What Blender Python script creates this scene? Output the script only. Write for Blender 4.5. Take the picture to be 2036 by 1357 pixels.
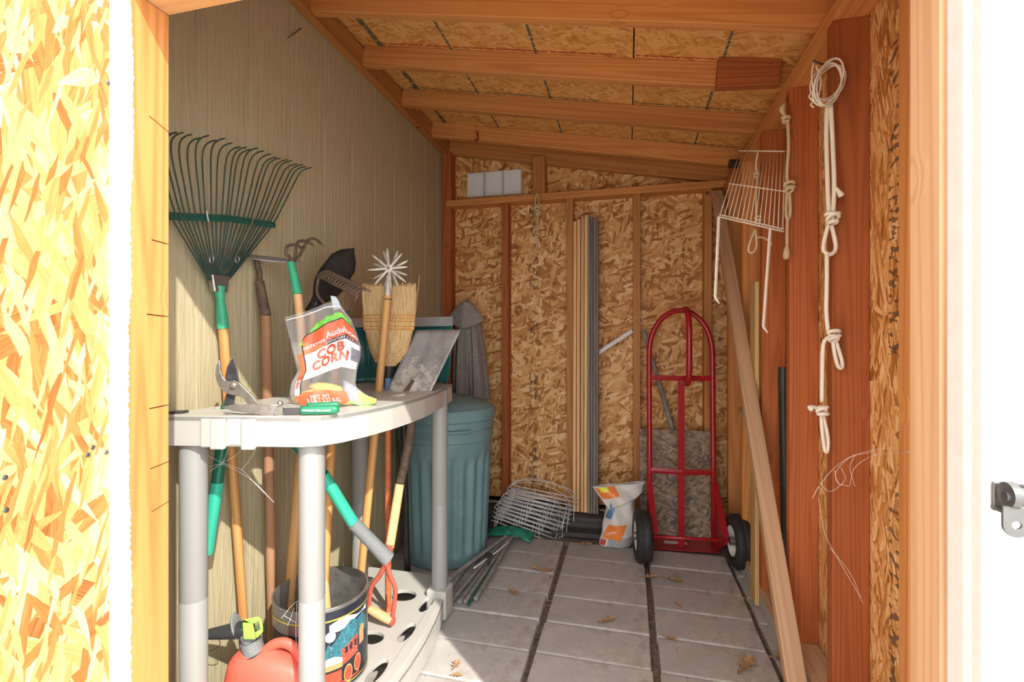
import bpy, bmesh, math, random
from mathutils import Vector, Matrix, noise
for _o in list(bpy.data.objects): bpy.data.objects.remove(_o)
scene = bpy.context.scene
COL = scene.collection
# ---------------------------------------------------------------- camera, sky, sun, exposure
YAW = math.radians(13.7); FPX = 950.0; EYE = 1.2
cam_d = bpy.data.cameras.new('camera'); cam = bpy.data.objects.new('camera', cam_d); COL.objects.link(cam)
cam_d.sensor_width = 36; cam_d.lens = 36 * FPX / 2036; cam_d.clip_start = 0.02
cam.location = (0, 0, EYE); cam.rotation_euler = (math.pi / 2, 0, YAW); scene.camera = cam
world = bpy.data.worlds.new('sky'); scene.world = world; world.use_nodes = True
bg = world.node_tree.nodes['Background']; bg.inputs[0].default_value = (0.96, 0.98, 1.0, 1); bg.inputs[1].default_value = 4.3
sun_d = bpy.data.lights.new('sun_offscreen', 'SUN'); sun = bpy.data.objects.new('sun_offscreen', sun_d); COL.objects.link(sun)
sun_d.energy = 6.4; sun_d.angle = math.radians(0.6); sun_d.color = (1, 0.94, 0.84)
SUN_DIR = Vector((-0.73, 0.68, -0.86)).normalized()
sun.rotation_euler = SUN_DIR.to_track_quat('-Z', 'Y').to_euler(); sun.location = (3, -3, 4)
vs = scene.view_settings
vs.view_transform = 'Standard'; vs.look = 'None'; vs.gamma = 1; vs.use_curve_mapping = False; vs.exposure = 0.0
scene.cycles.max_bounces = 10; scene.cycles.diffuse_bounces = 7; scene.cycles.transparent_max_bounces = 16

_c, _s = math.cos(YAW), math.sin(YAW)
RIGHT = Vector((_c, _s, 0)); FWD = Vector((-_s, _c, 0)); UP = Vector((0, 0, 1))
def at(px, py, d):
    """Point seen at photo pixel (px, py), d metres away along the view axis."""
    u = (px - 1018) / FPX; v = (678.5 - py) / FPX
    return Vector(((u * _c - _s) * d, (u * _s + _c) * d, EYE + v * d))

# ---------------------------------------------------------------- object helpers
WM = {}
def _link(o, parent, M):
    COL.objects.link(o)
    if parent is not None:
        o.parent = parent; o.matrix_parent_inverse = WM[parent.name].inverted()
    o.matrix_basis = M; WM[o.name] = M.copy()
    return o
def tag(o, label, cat, group=None):
    o['label'] = label; o['category'] = cat
    if group: o['group'] = group
    return o
def thing(name, loc, label, cat, group=None):
    o = bpy.data.objects.new(name, None); o.empty_display_size = 0.05
    _link(o, None, Matrix.Translation(Vector(loc)))
    return tag(o, label, cat, group)
class MB:
    def __init__(s): s.v = []; s.f = []; s.mi = []; s.cur = 0
    def add(s, vs, fs):
        b = len(s.v); s.v += [Vector(p) for p in vs]
        for f in fs: s.f.append([b + i for i in f]); s.mi.append(s.cur)
    def box(s, c, size, R=None):
        c = Vector(c); h = Vector(size) / 2; P = []
        for z in (-1, 1):
            for y in (-1, 1):
                for x in (-1, 1):
                    q = Vector((x * h.x, y * h.y, z * h.z)); P.append(c + (R @ q if R else q))
        s.add(P, [(0, 2, 3, 1), (4, 5, 7, 6), (0, 1, 5, 4), (2, 6, 7, 3), (0, 4, 6, 2), (1, 3, 7, 5)])
    def bx(s, x0, x1, y0, y1, z0, z1): s.box(((x0 + x1) / 2, (y0 + y1) / 2, (z0 + z1) / 2), (abs(x1 - x0), abs(y1 - y0), abs(z1 - z0)))
    def tube(s, pts, r, n=8, caps=True, flat=1.0, ref=None, closed=False):
        pts = [Vector(p) for p in pts]; m = len(pts)
        rs = r if isinstance(r, (list, tuple)) else [r] * m
        T = []
        for i in range(m):
            if closed: t = pts[(i + 1) % m] - pts[i - 1]
            else: t = pts[min(i + 1, m - 1)] - pts[max(i - 1, 0)]
            T.append(t.normalized() if t.length > 1e-9 else Vector((0, 0, 1)))
        a = ref if ref is not None else (Vector((0, 0, 1)) if abs(T[0].z) < 0.9 else Vector((1, 0, 0)))
        nrm = (Vector(a) - T[0] * Vector(a).dot(T[0])).normalized(); P = []
        for i in range(m):
            nrm = nrm - T[i] * nrm.dot(T[i])
            nrm = nrm.normalized() if nrm.length > 1e-6 else T[i].orthogonal().normalized()
            b = T[i].cross(nrm)
            for k in range(n):
                th = 2 * math.pi * k / n
                P.append(pts[i] + (nrm * math.cos(th) * flat + b * math.sin(th)) * rs[i])
        F = []
        for i in range(m if closed else m - 1):
            for k in range(n):
                j = (i + 1) % m
                F.append((i * n + k, i * n + (k + 1) % n, j * n + (k + 1) % n, j * n + k))
        if caps and not closed:
            F.append(tuple(range(n - 1, -1, -1))); F.append(tuple((m - 1) * n + k for k in range(n)))
        s.add(P, F)
    def lathe(s, prof, c=(0, 0, 0), M=None, n=24, rfun=None):
        """prof: (radius, height) list, turned round local Z at c (or frame M)."""
        P = []; c = Vector(c)
        for i, (r, z) in enumerate(prof):
            for k in range(n):
                th = 2 * math.pi * k / n; rr = rfun(r, z, th, i) if rfun else r
                q = Vector((rr * math.cos(th), rr * math.sin(th), z)); P.append((M @ q) if M else c + q)
        F = []
        for i in range(len(prof) - 1):
            for k in range(n): F.append((i * n + k, i * n + (k + 1) % n, (i + 1) * n + (k + 1) % n, (i + 1) * n + k))
        s.add(P, F)
    def prism(s, poly, M, t):
        """2-D polygon in M's XY plane, thickened by t along M's Z (centred)."""
        n = len(poly); P = [M @ Vector((x, y, -t / 2)) for x, y in poly] + [M @ Vector((x, y, t / 2)) for x, y in poly]
        F = [tuple(range(n - 1, -1, -1)), tuple(range(n, 2 * n))] + [(i, (i + 1) % n, n + (i + 1) % n, n + i) for i in range(n)]
        s.add(P, F)
    def grid(s, fn, nu, nv, closed_u=False):
        P = [fn(i / nu if closed_u else i / (nu), j / nv) for j in range(nv + 1) for i in range(nu if closed_u else nu + 1)]
        w = nu if closed_u else nu + 1; F = []
        for j in range(nv):
            for i in range(nu):
                i2 = (i + 1) % w
                F.append((j * w + i, j * w + i2, (j + 1) * w + i2, (j + 1) * w + i))
        s.add(P, F)
    def sphere(s, c, r, n=12, m=8, M=None):
        rx, ry, rz = r if isinstance(r, (tuple, list)) else (r, r, r); c = Vector(c)
        def fn(u, v):
            a = 2 * math.pi * u; b = math.pi * (v - 0.5)
            q = Vector((rx * math.cos(b) * math.cos(a), ry * math.cos(b) * math.sin(a), rz * math.sin(b)))
            return c + (M @ q if M else q)
        s.grid(fn, n, m, closed_u=True)
    def build(s, name, mat, parent=None, smooth=False, M=None, bevel=0, solid=0, sub=0, kind=None, label=None, seg=1):
        me = bpy.data.meshes.new(name)
        if M is None:
            lo = Vector([min(p[k] for p in s.v) for k in range(3)]); hi = Vector([max(p[k] for p in s.v) for k in range(3)])
            cen = Vector(((lo.x + hi.x) / 2, (lo.y + hi.y) / 2, lo.z)); M = Matrix.Translation(cen)
        Mi = M.inverted()
        me.from_pydata([tuple(Mi @ p) for p in s.v], [], s.f)
        mats = mat if isinstance(mat, (list, tuple)) else [mat]
        for m in mats: me.materials.append(m)
        if len(mats) > 1: me.polygons.foreach_set('material_index', s.mi)
        b = bmesh.new(); b.from_mesh(me); bmesh.ops.recalc_face_normals(b, faces=b.faces); b.to_mesh(me); b.free()
        if smooth:
            me.polygons.foreach_set('use_smooth', [True] * len(me.polygons))
            if smooth is not True: me.set_sharp_from_angle(angle=math.radians(smooth))
        o = bpy.data.objects.new(name, me); _link(o, parent, M)
        if solid:
            m = o.modifiers.new('solid', 'SOLIDIFY'); m.thickness = solid; m.offset = 0
        if bevel:
            m = o.modifiers.new('bevel', 'BEVEL'); m.width = bevel; m.segments = seg; m.limit_method = 'ANGLE'; m.angle_limit = math.radians(40)
        if sub:
            m = o.modifiers.new('sub', 'SUBSURF'); m.levels = sub; m.render_levels = sub
        if kind: o['kind'] = kind
        if label: o['label'] = label
        return o
def frame(o, x, z):
    """Right-handed frame with local X along x and local Z near z."""
    x = Vector(x).normalized(); z = Vector(z); z = (z - x * z.dot(x)).normalized(); y = z.cross(x)
    return Matrix(((x.x, y.x, z.x, o[0]), (x.y, y.y, z.y, o[1]), (x.z, y.z, z.z, o[2]), (0, 0, 0, 1)))
def board(name, p0, p1, w, t, mat, parent=None, nrm=(0, -1, 0), bevel=0.002, label=None):
    """Lumber from p0 to p1: local X along the grain, w across, t thick along nrm."""
    p0 = Vector(p0); p1 = Vector(p1); M = frame((p0 + p1) / 2, p1 - p0, nrm); L = (p1 - p0).length
    m = MB(); m.box((0, 0, 0), (L, w, t)); m.v = [M @ p for p in m.v]
    return m.build(name, mat, parent, M=M, bevel=bevel, label=label)
def struct(o): o['kind'] = 'structure'; return o
def arc(fn, n, a=0.0, b=1.0): return [fn(a + (b - a) * i / n) for i in range(n + 1)]
def smoothpts(pts, n=6):
    """Catmull-Rom through pts."""
    P = [Vector(p) for p in pts]; P = [P[0] * 2 - P[1]] + P + [P[-1] * 2 - P[-2]]; out = []
    for i in range(1, len(P) - 2):
        for k in range(n):
            t = k / n; p0, p1, p2, p3 = P[i - 1:i + 3]
            out.append(0.5 * ((2 * p1) + (p2 - p0) * t + (2 * p0 - 5 * p1 + 4 * p2 - p3) * t * t + (3 * p1 - p0 - 3 * p2 + p3) * t ** 3))
    out.append(P[-2]); return out
def lerp(a, b, t): return a + (b - a) * t
def interp(x, xs, ys):
    if x <= xs[0]: return ys[0]
    for i in range(1, len(xs)):
        if x <= xs[i]: return lerp(ys[i - 1], ys[i], (x - xs[i - 1]) / (xs[i] - xs[i - 1]))
    return ys[-1]
def text_mesh(s, size=1.0, weight=0.0, align='CENTER', spacing=1.0):
    """Flat letter outlines as (verts, faces)."""
    cu = bpy.data.curves.new('lettering', 'FONT'); cu.body = s; cu.size = size; cu.offset = weight; cu.align_x = align
    cu.space_character = spacing; cu.resolution_u = 3
    ob = bpy.data.objects.new('lettering', cu); COL.objects.link(ob)
    dg = bpy.context.evaluated_depsgraph_get(); me = bpy.data.meshes.new_from_object(ob.evaluated_get(dg))
    V = [v.co.copy() for v in me.vertices]; F = [tuple(p.vertices) for p in me.polygons]
    bpy.data.objects.remove(ob); bpy.data.meshes.remove(me); return V, F

# ---------------------------------------------------------------- material helpers
class NT:
    def __init__(s, name):
        s.m = bpy.data.materials.new(name); s.m.use_nodes = True; s.t = s.m.node_tree
        s.b = s.t.nodes['Principled BSDF']; s.out = s.t.nodes['Material Output']
    def n(s, typ, props=None, **kw):
        nd = s.t.nodes.new(typ)
        for k, v in (props or {}).items(): setattr(nd, k, v)
        for k, v in kw.items(): s.set(nd.inputs[int(k[1:]) if k[0] == 'i' and k[1:].isdigit() else k.replace('_', ' ')], v)
        return nd
    def set(s, sock, v):
        if isinstance(v, bpy.types.NodeSocket): s.t.links.new(v, sock)
        else: sock.default_value = v
    def math(s, op, a, b=0.0, c=0.0, clamp=False):
        nd = s.t.nodes.new('ShaderNodeMath'); nd.operation = op; nd.use_clamp = clamp
        s.set(nd.inputs[0], a); s.set(nd.inputs[1], b); s.set(nd.inputs[2], c); return nd.outputs[0]
    def ramp(s, fac, stops):
        nd = s.t.nodes.new('ShaderNodeValToRGB'); e = nd.color_ramp.elements
        while len(e) < len(stops): e.new(0.5)
        for i, (p, c) in enumerate(stops): e[i].position = p; e[i].color = (*c, 1) if len(c) == 3 else c
        s.set(nd.inputs[0], fac); return nd.outputs[0]
    def mix(s, fac, a, b, mode='MIX'):
        nd = s.t.nodes.new('ShaderNodeMix'); nd.data_type = 'RGBA'; nd.blend_type = mode
        s.set(nd.inputs[0], fac)
        for k, v in ((6, a), (7, b)): s.set(nd.inputs[k], (*v, 1) if isinstance(v, tuple) and len(v) == 3 else v)
        return nd.outputs[2]
    def noise(s, vec, scale, detail=3, rough=0.5, dist=0.0):
        nd = s.n('ShaderNodeTexNoise', None, Vector=vec, Scale=scale, Detail=detail, Roughness=rough, Distortion=dist); return nd.outputs[0]
    def mapping(s, vec, scale=(1, 1, 1), rot=(0, 0, 0), loc=(0, 0, 0)):
        return s.n('ShaderNodeMapping', None, Vector=vec, Scale=scale, Rotation=rot, Location=loc).outputs[0]
    def coord(s): return s.n('ShaderNodeTexCoord').outputs['Object']
    def rnd(s): return s.n('ShaderNodeObjectInfo').outputs['Random']
    def bump(s, h, strength=0.3, dist=0.002):
        s.set(s.b.inputs['Normal'], s.n('ShaderNodeBump', None, Height=h, Strength=strength, Distance=dist).outputs[0])
    def fin(s, color, rough=0.6, metal=0.0, spec=0.4):
        s.set(s.b.inputs['Base Color'], (*color, 1) if isinstance(color, tuple) and len(color) == 3 else color)
        s.set(s.b.inputs['Roughness'], rough); s.set(s.b.inputs['Metallic'], metal); s.b.inputs['Specular IOR Level'].default_value = spec
        return s.m
def plain(name, c, rough=0.5, metal=0.0, var=0.12, scale=18, bump=0.0, spec=0.4, spot=None):
    t = NT(name); v = t.coord(); n = t.noise(v, scale, 4, 0.6)
    lo = tuple(x * (1 - var) for x in c); hi = tuple(min(1, x * (1 + var)) for x in c)
    col = t.ramp(n, [(0.3, lo), (0.7, hi)])
    if spot:
        n2 = t.noise(v, spot[1], 6, 0.7); col = t.mix(t.ramp(n2, [(spot[2], (0, 0, 0)), (spot[2] + 0.12, (1, 1, 1))]), col, spot[0])
    if bump: t.bump(n, bump, 0.002)
    return t.fin(col, rough, metal, spec)
def wood(name, light, dark, knot=(0.10, 0.03, 0.01), ring=11.0, rough=0.62, knots=0.85, paint=None):
    t = NT(name); off = t.math('MULTIPLY', t.rnd(), 37.0)
    v0 = t.coord(); v = t.n('ShaderNodeVectorMath', {'operation': 'ADD'}, i0=v0, i1=t.n('ShaderNodeCombineXYZ', None, X=off, Y=off, Z=off).outputs[0]).outputs[0]
    vk = t.n('ShaderNodeTexVoronoi', None, Vector=v, Scale=7.0)
    has = t.math('GREATER_THAN', t.n('ShaderNodeSeparateColor', None, Color=vk.outputs['Color']).outputs[0], knots)
    near = t.math('MULTIPLY', has, t.math('SUBTRACT', 1.0, t.math('DIVIDE', vk.outputs['Distance'], 0.32), clamp=True))
    g = t.noise(t.mapping(v, (0.35, 11, 11)), 1.0, 1.5, 0.45, 0.15)
    gg = t.math('ADD', t.math('MULTIPLY', g, ring * 6.28), t.math('MULTIPLY', near, 9.0))
    rings = t.math('MULTIPLY_ADD', t.math('SINE', gg), 0.5, 0.5)
    fib = t.noise(t.mapping(v, (5, 130, 130)), 1.0, 3, 0.6)
    broad = t.noise(t.mapping(v, (0.8, 6, 6)), 1.0, 2)
    f = t.math('ADD', t.math('MULTIPLY', t.math('POWER', rings, 2.0), 0.3), t.math('ADD', t.math('MULTIPLY', fib, 0.35), t.math('MULTIPLY', broad, 0.35)))
    col = t.ramp(f, [(0.22, light), (0.95, dark)])
    bright = t.math('MULTIPLY_ADD', t.rnd(), 0.34, 0.83)
    col = t.mix(1.0, col, t.n('ShaderNodeCombineColor', None, Red=bright, Green=bright, Blue=bright).outputs[0], 'MULTIPLY')
    kd = t.math('MULTIPLY', has, t.math('LESS_THAN', vk.outputs['Distance'], t.math('MULTIPLY_ADD', fib, 0.06, 0.055)))
    col = t.mix(t.math('MULTIPLY', kd, 0.85), col, knot)
    if paint: col = paint(t, v0, col)
    t.bump(t.math('ADD', fib, t.math('MULTIPLY', rings, 0.25)), 0.18, 0.0015)
    return t.fin(col, rough, 0, 0.3)
def osb(name, axes, pal, layers, fine=1.0, post=None, rough=0.6):
    t = NT(name); sp = t.n('ShaderNodeSeparateXYZ', None, Vector=t.coord()).outputs
    base = t.n('ShaderNodeCombineXYZ', None, X=sp['XYZ'.index(axes[0])], Y=sp['XYZ'.index(axes[1])]).outputs[0]
    wob = t.n('ShaderNodeTexNoise', None, Vector=base, Scale=14.0, Detail=2.0).outputs[1]
    wv = t.n('ShaderNodeVectorMath', {'operation': 'SCALE'}, i0=t.n('ShaderNodeVectorMath', {'operation': 'SUBTRACT'}, i0=wob, i1=(0.5, 0.5, 0.5)).outputs[0], Scale=0.007).outputs[0]
    v = t.n('ShaderNodeVectorMath', {'operation': 'ADD'}, i0=base, i1=wv).outputs[0]
    col = None; hgt = None
    for i, (ang, ln, wd, thr) in enumerate(layers):
        r = t.n('ShaderNodeVectorRotate', {'rotation_type': 'Z_AXIS'}, Vector=v, Angle=math.radians(ang)).outputs[0]
        mv = t.mapping(r, (1 / (ln * fine), 1 / (wd * fine), 1), loc=(i * 3.7, i * 5.3, 0))
        vo = t.n('ShaderNodeTexVoronoi', {'voronoi_dimensions': '2D'}, Vector=mv, Scale=1.0)
        rgb = t.n('ShaderNodeSeparateColor', None, Color=vo.outputs['Color']).outputs
        gr = t.noise(t.mapping(mv, (1.2, 9, 1)), 1.0, 3, 0.65)
        tone = t.math('ADD', t.math('MULTIPLY', rgb[1], 0.8), t.math('MULTIPLY', t.math('SUBTRACT', gr, 0.35), 0.75))
        c = t.ramp(tone, pal)
        if col is None: col = c; hgt = t.math('MULTIPLY', rgb[1], 1.0)
        else:
            mk = t.math('GREATER_THAN', rgb[0], thr)
            col = t.mix(mk, col, c)
            hgt = t.math('ADD', t.math('MULTIPLY', hgt, t.math('SUBTRACT', 1.0, mk)), t.math('MULTIPLY', mk, t.math('ADD', rgb[1], 0.3 * i)))
    if post: col = post(t, sp, base, col)
    t.bump(hgt, 0.35, 0.002)
    return t.fin(col, rough, 0, 0.35)
# ---------------------------------------------------------------- materials
PAL = [(0.0, (0.20, 0.062, 0.014)), (0.22, (0.42, 0.165, 0.040)), (0.50, (0.64, 0.325, 0.105)), (0.75, (0.77, 0.46, 0.19)), (1.0, (0.88, 0.65, 0.37))]
PALC = [(0.0, (0.46, 0.20, 0.052)), (0.35, (0.66, 0.32, 0.085)), (0.65, (0.76, 0.41, 0.125)), (1.0, (0.82, 0.50, 0.20))]
PALW = [(0.0, (0.10, 0.07, 0.05)), (0.4, (0.22, 0.16, 0.115)), (0.7, (0.33, 0.24, 0.17)), (1.0, (0.45, 0.34, 0.24))]
RL = [(10, .075, .028, 0), (75, .065, .022, .5), (-40, .070, .018, .55), (130, .055, .02, .6), (35, .05, .014, .66), (100, .045, .011, .72), (-15, .06, .012, .76)]
VL = [(85, .12, .03, 0), (70, .11, .026, .45), (110, .12, .02, .5), (40, .08, .022, .7), (95, .10, .014, .6), (145, .07, .018, .78), (80, .08, .010, .66), (62, .06, .012, .76), (104, .05, .006, .72)]
CL = [(10, .07, .03, 0), (60, .06, .02, .5), (-35, .06, .016, .55), (120, .05, .018, .6), (20, .05, .01, .68)]
def stamp_back(t, sp, base, col):
    # mill stamp printed in one vertical column of broken ink
    n1 = t.noise(t.mapping(base, (55, 30, 1)), 1.0, 2); n2 = t.noise(t.mapping(base, (2, 3.2, 1)), 1.0, 1)
    band = t.math('LESS_THAN', t.math('ABSOLUTE', t.math('SUBTRACT', sp[0], STAMP_X)), 0.032)
    ink = t.math('MULTIPLY', band, t.math('MULTIPLY', t.math('GREATER_THAN', n1, 0.545), t.math('GREATER_THAN', n2, 0.5)))
    return t.mix(t.math('MULTIPLY', ink, 0.7), col, (0.035, 0.035, 0.03))
STAMP_X = -0.365
M = {}
M['osb_back'] = osb('osb_back', 'XZ', PAL, RL, 1.3, stamp_back)
def stamp_right(t, sp, base, col):
    n1 = t.noise(t.mapping(base, (26, 60, 1)), 1.0, 1); n2 = t.noise(t.mapping(base, (3, 2.6, 1)), 1.0, 1)
    band = t.math('LESS_THAN', t.math('ABSOLUTE', t.math('SUBTRACT', sp[1], STAMP_Y)), 0.045)
    ink = t.math('MULTIPLY', band, t.math('MULTIPLY', t.math('GREATER_THAN', n1, 0.55), t.math('GREATER_THAN', n2, 0.47)))
    return t.mix(t.math('MULTIPLY', ink, 0.75), col, (0.04, 0.04, 0.035))
STAMP_Y = -0.655
M['osb_right'] = osb('osb_right', 'YZ', PAL, VL, 1.1, stamp_right)
def weave(t, sp, base, col):
    w = t.math('SINE', t.math('ADD', t.math('MULTIPLY', sp[2], 1500.0), t.math('MULTIPLY', t.noise(base, 9.0, 1), 26.0)))
    w = t.math('MULTIPLY_ADD', w, 0.05, 0.95)
    return t.mix(1.0, col, t.n('ShaderNodeCombineColor', None, Red=w, Green=w, Blue=w).outputs[0], 'MULTIPLY')
M['osb_door'] = osb('osb_door', 'YZ', PAL, VL, 1.25, weave, 0.55)
M['osb_roof'] = osb('osb_roof', 'XY', PALC, CL, 1.0)
M['osb_old'] = osb('osb_old', 'XZ', PALW, CL, 0.8)
M['fir'] = wood('fir', (0.60, 0.27, 0.085), (0.36, 0.125, 0.032))
M['fir_red'] = wood('fir_red', (0.42, 0.125, 0.036), (0.23, 0.052, 0.014), ring=16)
M['fir_pale'] = wood('fir_pale', (0.72, 0.43, 0.20), (0.52, 0.26, 0.095))
M['fir_grey'] = wood('fir_grey', (0.62, 0.40, 0.24), (0.42, 0.235, 0.125), ring=8)
M['treated'] = wood('treated', (0.66, 0.46, 0.20), (0.46, 0.28, 0.10), ring=14)
M['grey_board'] = wood('grey_board', (0.24, 0.21, 0.185), (0.12, 0.10, 0.085), ring=14, knots=2)
M['pale_board'] = wood('pale_board', (0.76, 0.50, 0.25), (0.56, 0.30, 0.12), ring=14, knots=0.97)
M['handle_wood'] = wood('handle_wood', (0.66, 0.36, 0.13), (0.44, 0.19, 0.055), ring=6, rough=0.4, knots=2)
M['handle_old'] = wood('handle_old', (0.36, 0.20, 0.11), (0.20, 0.10, 0.05), ring=7, knots=2)
M['handle_pale'] = wood('handle_pale', (0.74, 0.47, 0.24), (0.55, 0.30, 0.13), ring=5, rough=0.45, knots=2)
M['black_timber'] = wood('black_timber', (0.07, 0.066, 0.065), (0.025, 0.024, 0.024), ring=9, knots=2)
def jamb_paint(t, v0, col):
    # ragged white paint lapping round the front edge of the post
    sp = t.n('ShaderNodeSeparateXYZ', None, Vector=v0).outputs
    rag = t.noise(t.mapping(v0, (2.2, 3, 3)), 1.0, 2); drag = t.noise(t.mapping(v0, (160, 20, 20)), 1.0, 2)
    edge = t.math('ADD', t.math('MULTIPLY', rag, 0.038), t.math('MULTIPLY', drag, 0.012))
    return t.mix(t.math('LESS_THAN', t.math('ADD', t.math('MULTIPLY', sp[1], JSIGN), 0.054), edge), col, (0.70, 0.70, 0.70))
JSIGN = -1.0
M['jamb'] = wood('jamb', (0.60, 0.27, 0.085), (0.36, 0.125, 0.032), ring=9, paint=jamb_paint)
def siding():
    t = NT('beige_siding'); v = t.coord()
    g = t.noise(t.mapping(v, (60, 70, 4.5)), 1.0, 4, 0.6, 0.6); s = t.noise(v, 2.5, 3)
    col = t.ramp(t.math('ADD', t.math('MULTIPLY', s, 0.6), t.math('MULTIPLY', g, 0.4)), [(0.3, (0.43, 0.375, 0.235)), (0.7, (0.49, 0.435, 0.285))])
    t.bump(g, 0.9, 0.006); return t.fin(col, 0.6, 0, 0.3)
M['siding'] = siding()
M['groove'] = plain('groove_paint', (0.46, 0.405, 0.26), 0.6)
M['white_paint'] = plain('white_paint', (0.70, 0.70, 0.70), 0.5, bump=0.15, scale=60, var=0.03)
M['trim_paint'] = plain('trim_paint', (0.70, 0.68, 0.665), 0.45, bump=0.1, scale=30, var=0.05, spot=((0.35, 0.25, 0.18), 40, 0.72))
M['grey_paint'] = plain('grey_paint', (0.42, 0.44, 0.46), 0.5)
def paver():
    t = NT('concrete_paver'); v = t.coord(); r = t.rnd()
    n = t.noise(v, 6, 5, 0.65); f = t.noise(v, 140, 2, 0.6)
    col = t.ramp(t.math('ADD', t.math('MULTIPLY', n, 0.75), t.math('MULTIPLY', f, 0.25)), [(0.3, (0.34, 0.325, 0.31)), (0.7, (0.52, 0.50, 0.475))])
    k = t.math('MULTIPLY_ADD', r, 0.16, 0.92)
    col = t.mix(1.0, col, t.n('ShaderNodeCombineColor', None, Red=k, Green=k, Blue=k).outputs[0], 'MULTIPLY')
    dirt = t.noise(v, 9, 6, 0.75); d2 = t.noise(v, 55, 4, 0.7)
    col = t.mix(t.math('MULTIPLY', t.ramp(dirt, [(0.52, (0, 0, 0)), (0.7, (1, 1, 1))]), 0.55), col, (0.25, 0.19, 0.145))
    col = t.mix(t.math('MULTIPLY', t.ramp(d2, [(0.66, (0, 0, 0)), (0.72, (1, 1, 1))]), 0.7), col, (0.15, 0.10, 0.07))
    t.bump(t.math('ADD', f, n), 0.25, 0.002); return t.fin(col, 0.85, 0, 0.25)
M['paver'] = paver()
M['dirt'] = plain('dirt', (0.17, 0.13, 0.10), 0.95, var=0.5, scale=50, bump=0.8, spot=((0.36, 0.31, 0.25), 90, 0.6))
M['slab'] = plain('outdoor_slab', (0.60, 0.57, 0.53), 0.9, var=0.1, scale=9)
M['concrete'] = plain('curb_concrete', (0.42, 0.40, 0.37), 0.9, var=0.15, scale=20, bump=0.3)
M['resin'] = plain('cream_resin', (0.46, 0.45, 0.415), 0.38, var=0.03, scale=8, spot=((0.50, 0.45, 0.36), 9, 0.66))
M['resin_grey'] = plain('grey_resin', (0.30, 0.30, 0.29), 0.4, var=0.03, scale=8)
M['seam_shade'] = plain('roof_seam_shade', (0.03, 0.03, 0.03), 0.9)  # near-black backing colour paints the shade inside the roof sheathing seam
M['can_teal'] = plain('teal_plastic', (0.155, 0.275, 0.295), 0.42, var=0.10, scale=7, spot=((0.30, 0.38, 0.38), 14, 0.62))
M['green_enamel'] = plain('green_enamel', (0.012, 0.085, 0.062), 0.35, var=0.2, scale=30, spot=((0.30, 0.32, 0.24), 60, 0.70))
M['tine_green'] = plain('tine_green', (0.022, 0.055, 0.045), 0.45, var=0.4, scale=25, spot=((0.10, 0.055, 0.03), 30, 0.55))
M['green_grip'] = plain('green_grip', (0.02, 0.20, 0.10), 0.35, var=0.08)
M['green_light'] = plain('green_sleeve', (0.05, 0.40, 0.22), 0.4, var=0.1)
M['teal_tube'] = plain('teal_tube', (0.035, 0.42, 0.29), 0.35, var=0.08)
M['darkgreen_tube'] = plain('dark_green_tube', (0.008, 0.12, 0.068), 0.3, var=0.1)
M['foam_grey'] = plain('grey_foam', (0.17, 0.18, 0.18), 0.7, bump=0.5, scale=160)
M['galv'] = plain('galvanised', (0.36, 0.355, 0.34), 0.38, 0.85, var=0.15, scale=20)
M['steel'] = plain('worn_steel', (0.33, 0.30, 0.265), 0.45, 0.7, var=0.25, scale=24, spot=((0.24, 0.17, 0.11), 22, 0.58))
M['bolt_steel'] = plain('bolt_steel', (0.16, 0.16, 0.155), 0.4, 0.75, var=0.15, scale=30)
M['steel_dark'] = plain('dark_steel', (0.12, 0.12, 0.13), 0.4, 0.7, var=0.3, scale=24)
M['rust'] = plain('rusty_iron', (0.13, 0.085, 0.06), 0.75, 0.2, var=0.4, scale=40, bump=0.3)
M['hoe_steel'] = plain('hoe_steel', (0.36, 0.36, 0.39), 0.45, 0.5, var=0.2, scale=20)
M['black_steel'] = plain('black_steel', (0.03, 0.028, 0.026), 0.42, 0.3, var=0.35, scale=18, spot=((0.10, 0.07, 0.05), 20, 0.6))
M['cast'] = plain('cast_alloy', (0.56, 0.53, 0.47), 0.55, 0.3, var=0.25, scale=50, bump=0.3)
def spade_mat():
    t = NT('muddy_spade'); v = t.coord(); sp = t.n('ShaderNodeSeparateXYZ', None, Vector=v).outputs
    n = t.noise(t.mapping(v, (20, 20, 9)), 1.0, 4); col = t.ramp(n, [(0.3, (0.20, 0.185, 0.18)), (0.7, (0.33, 0.30, 0.295))])
    m = t.noise(v, 26, 6, 0.7); low = t.math('MULTIPLY', t.math('SUBTRACT', 0.16, sp[2]), 1.3)
    mask = t.ramp(t.math('ADD', m, low), [(0.55, (0, 0, 0)), (0.63, (1, 1, 1))])
    col = t.mix(t.math('MULTIPLY', mask, 0.8), col, (0.50, 0.46, 0.38)); t.bump(m, 0.3, 0.002)
    return t.fin(col, 0.6, 0.25)
M['spade'] = spade_mat()
M['red_paint_old'] = plain('old_red_paint', (0.40, 0.085, 0.055), 0.6, var=0.2, scale=40, spot=((0.50, 0.30, 0.22), 60, 0.63))
M['red_handle'] = plain('worn_red_handle', (0.50, 0.13, 0.045), 0.5, var=0.2, scale=50, spot=((0.60, 0.33, 0.14), 60, 0.58))
M['red_enamel'] = plain('red_enamel', (0.36, 0.012, 0.018), 0.28, var=0.08, scale=12, spec=0.55)
M['rubber'] = plain('black_rubber', (0.028, 0.028, 0.029), 0.6, var=0.2, scale=40)
M['black_plastic'] = plain('black_plastic', (0.035, 0.036, 0.036), 0.42, var=0.2, scale=25)
M['black_pipe'] = plain('black_pipe', (0.022, 0.022, 0.025), 0.45)
M['lime'] = plain('lime_plastic', (0.32, 0.78, 0.09), 0.4, var=0.04)
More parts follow.
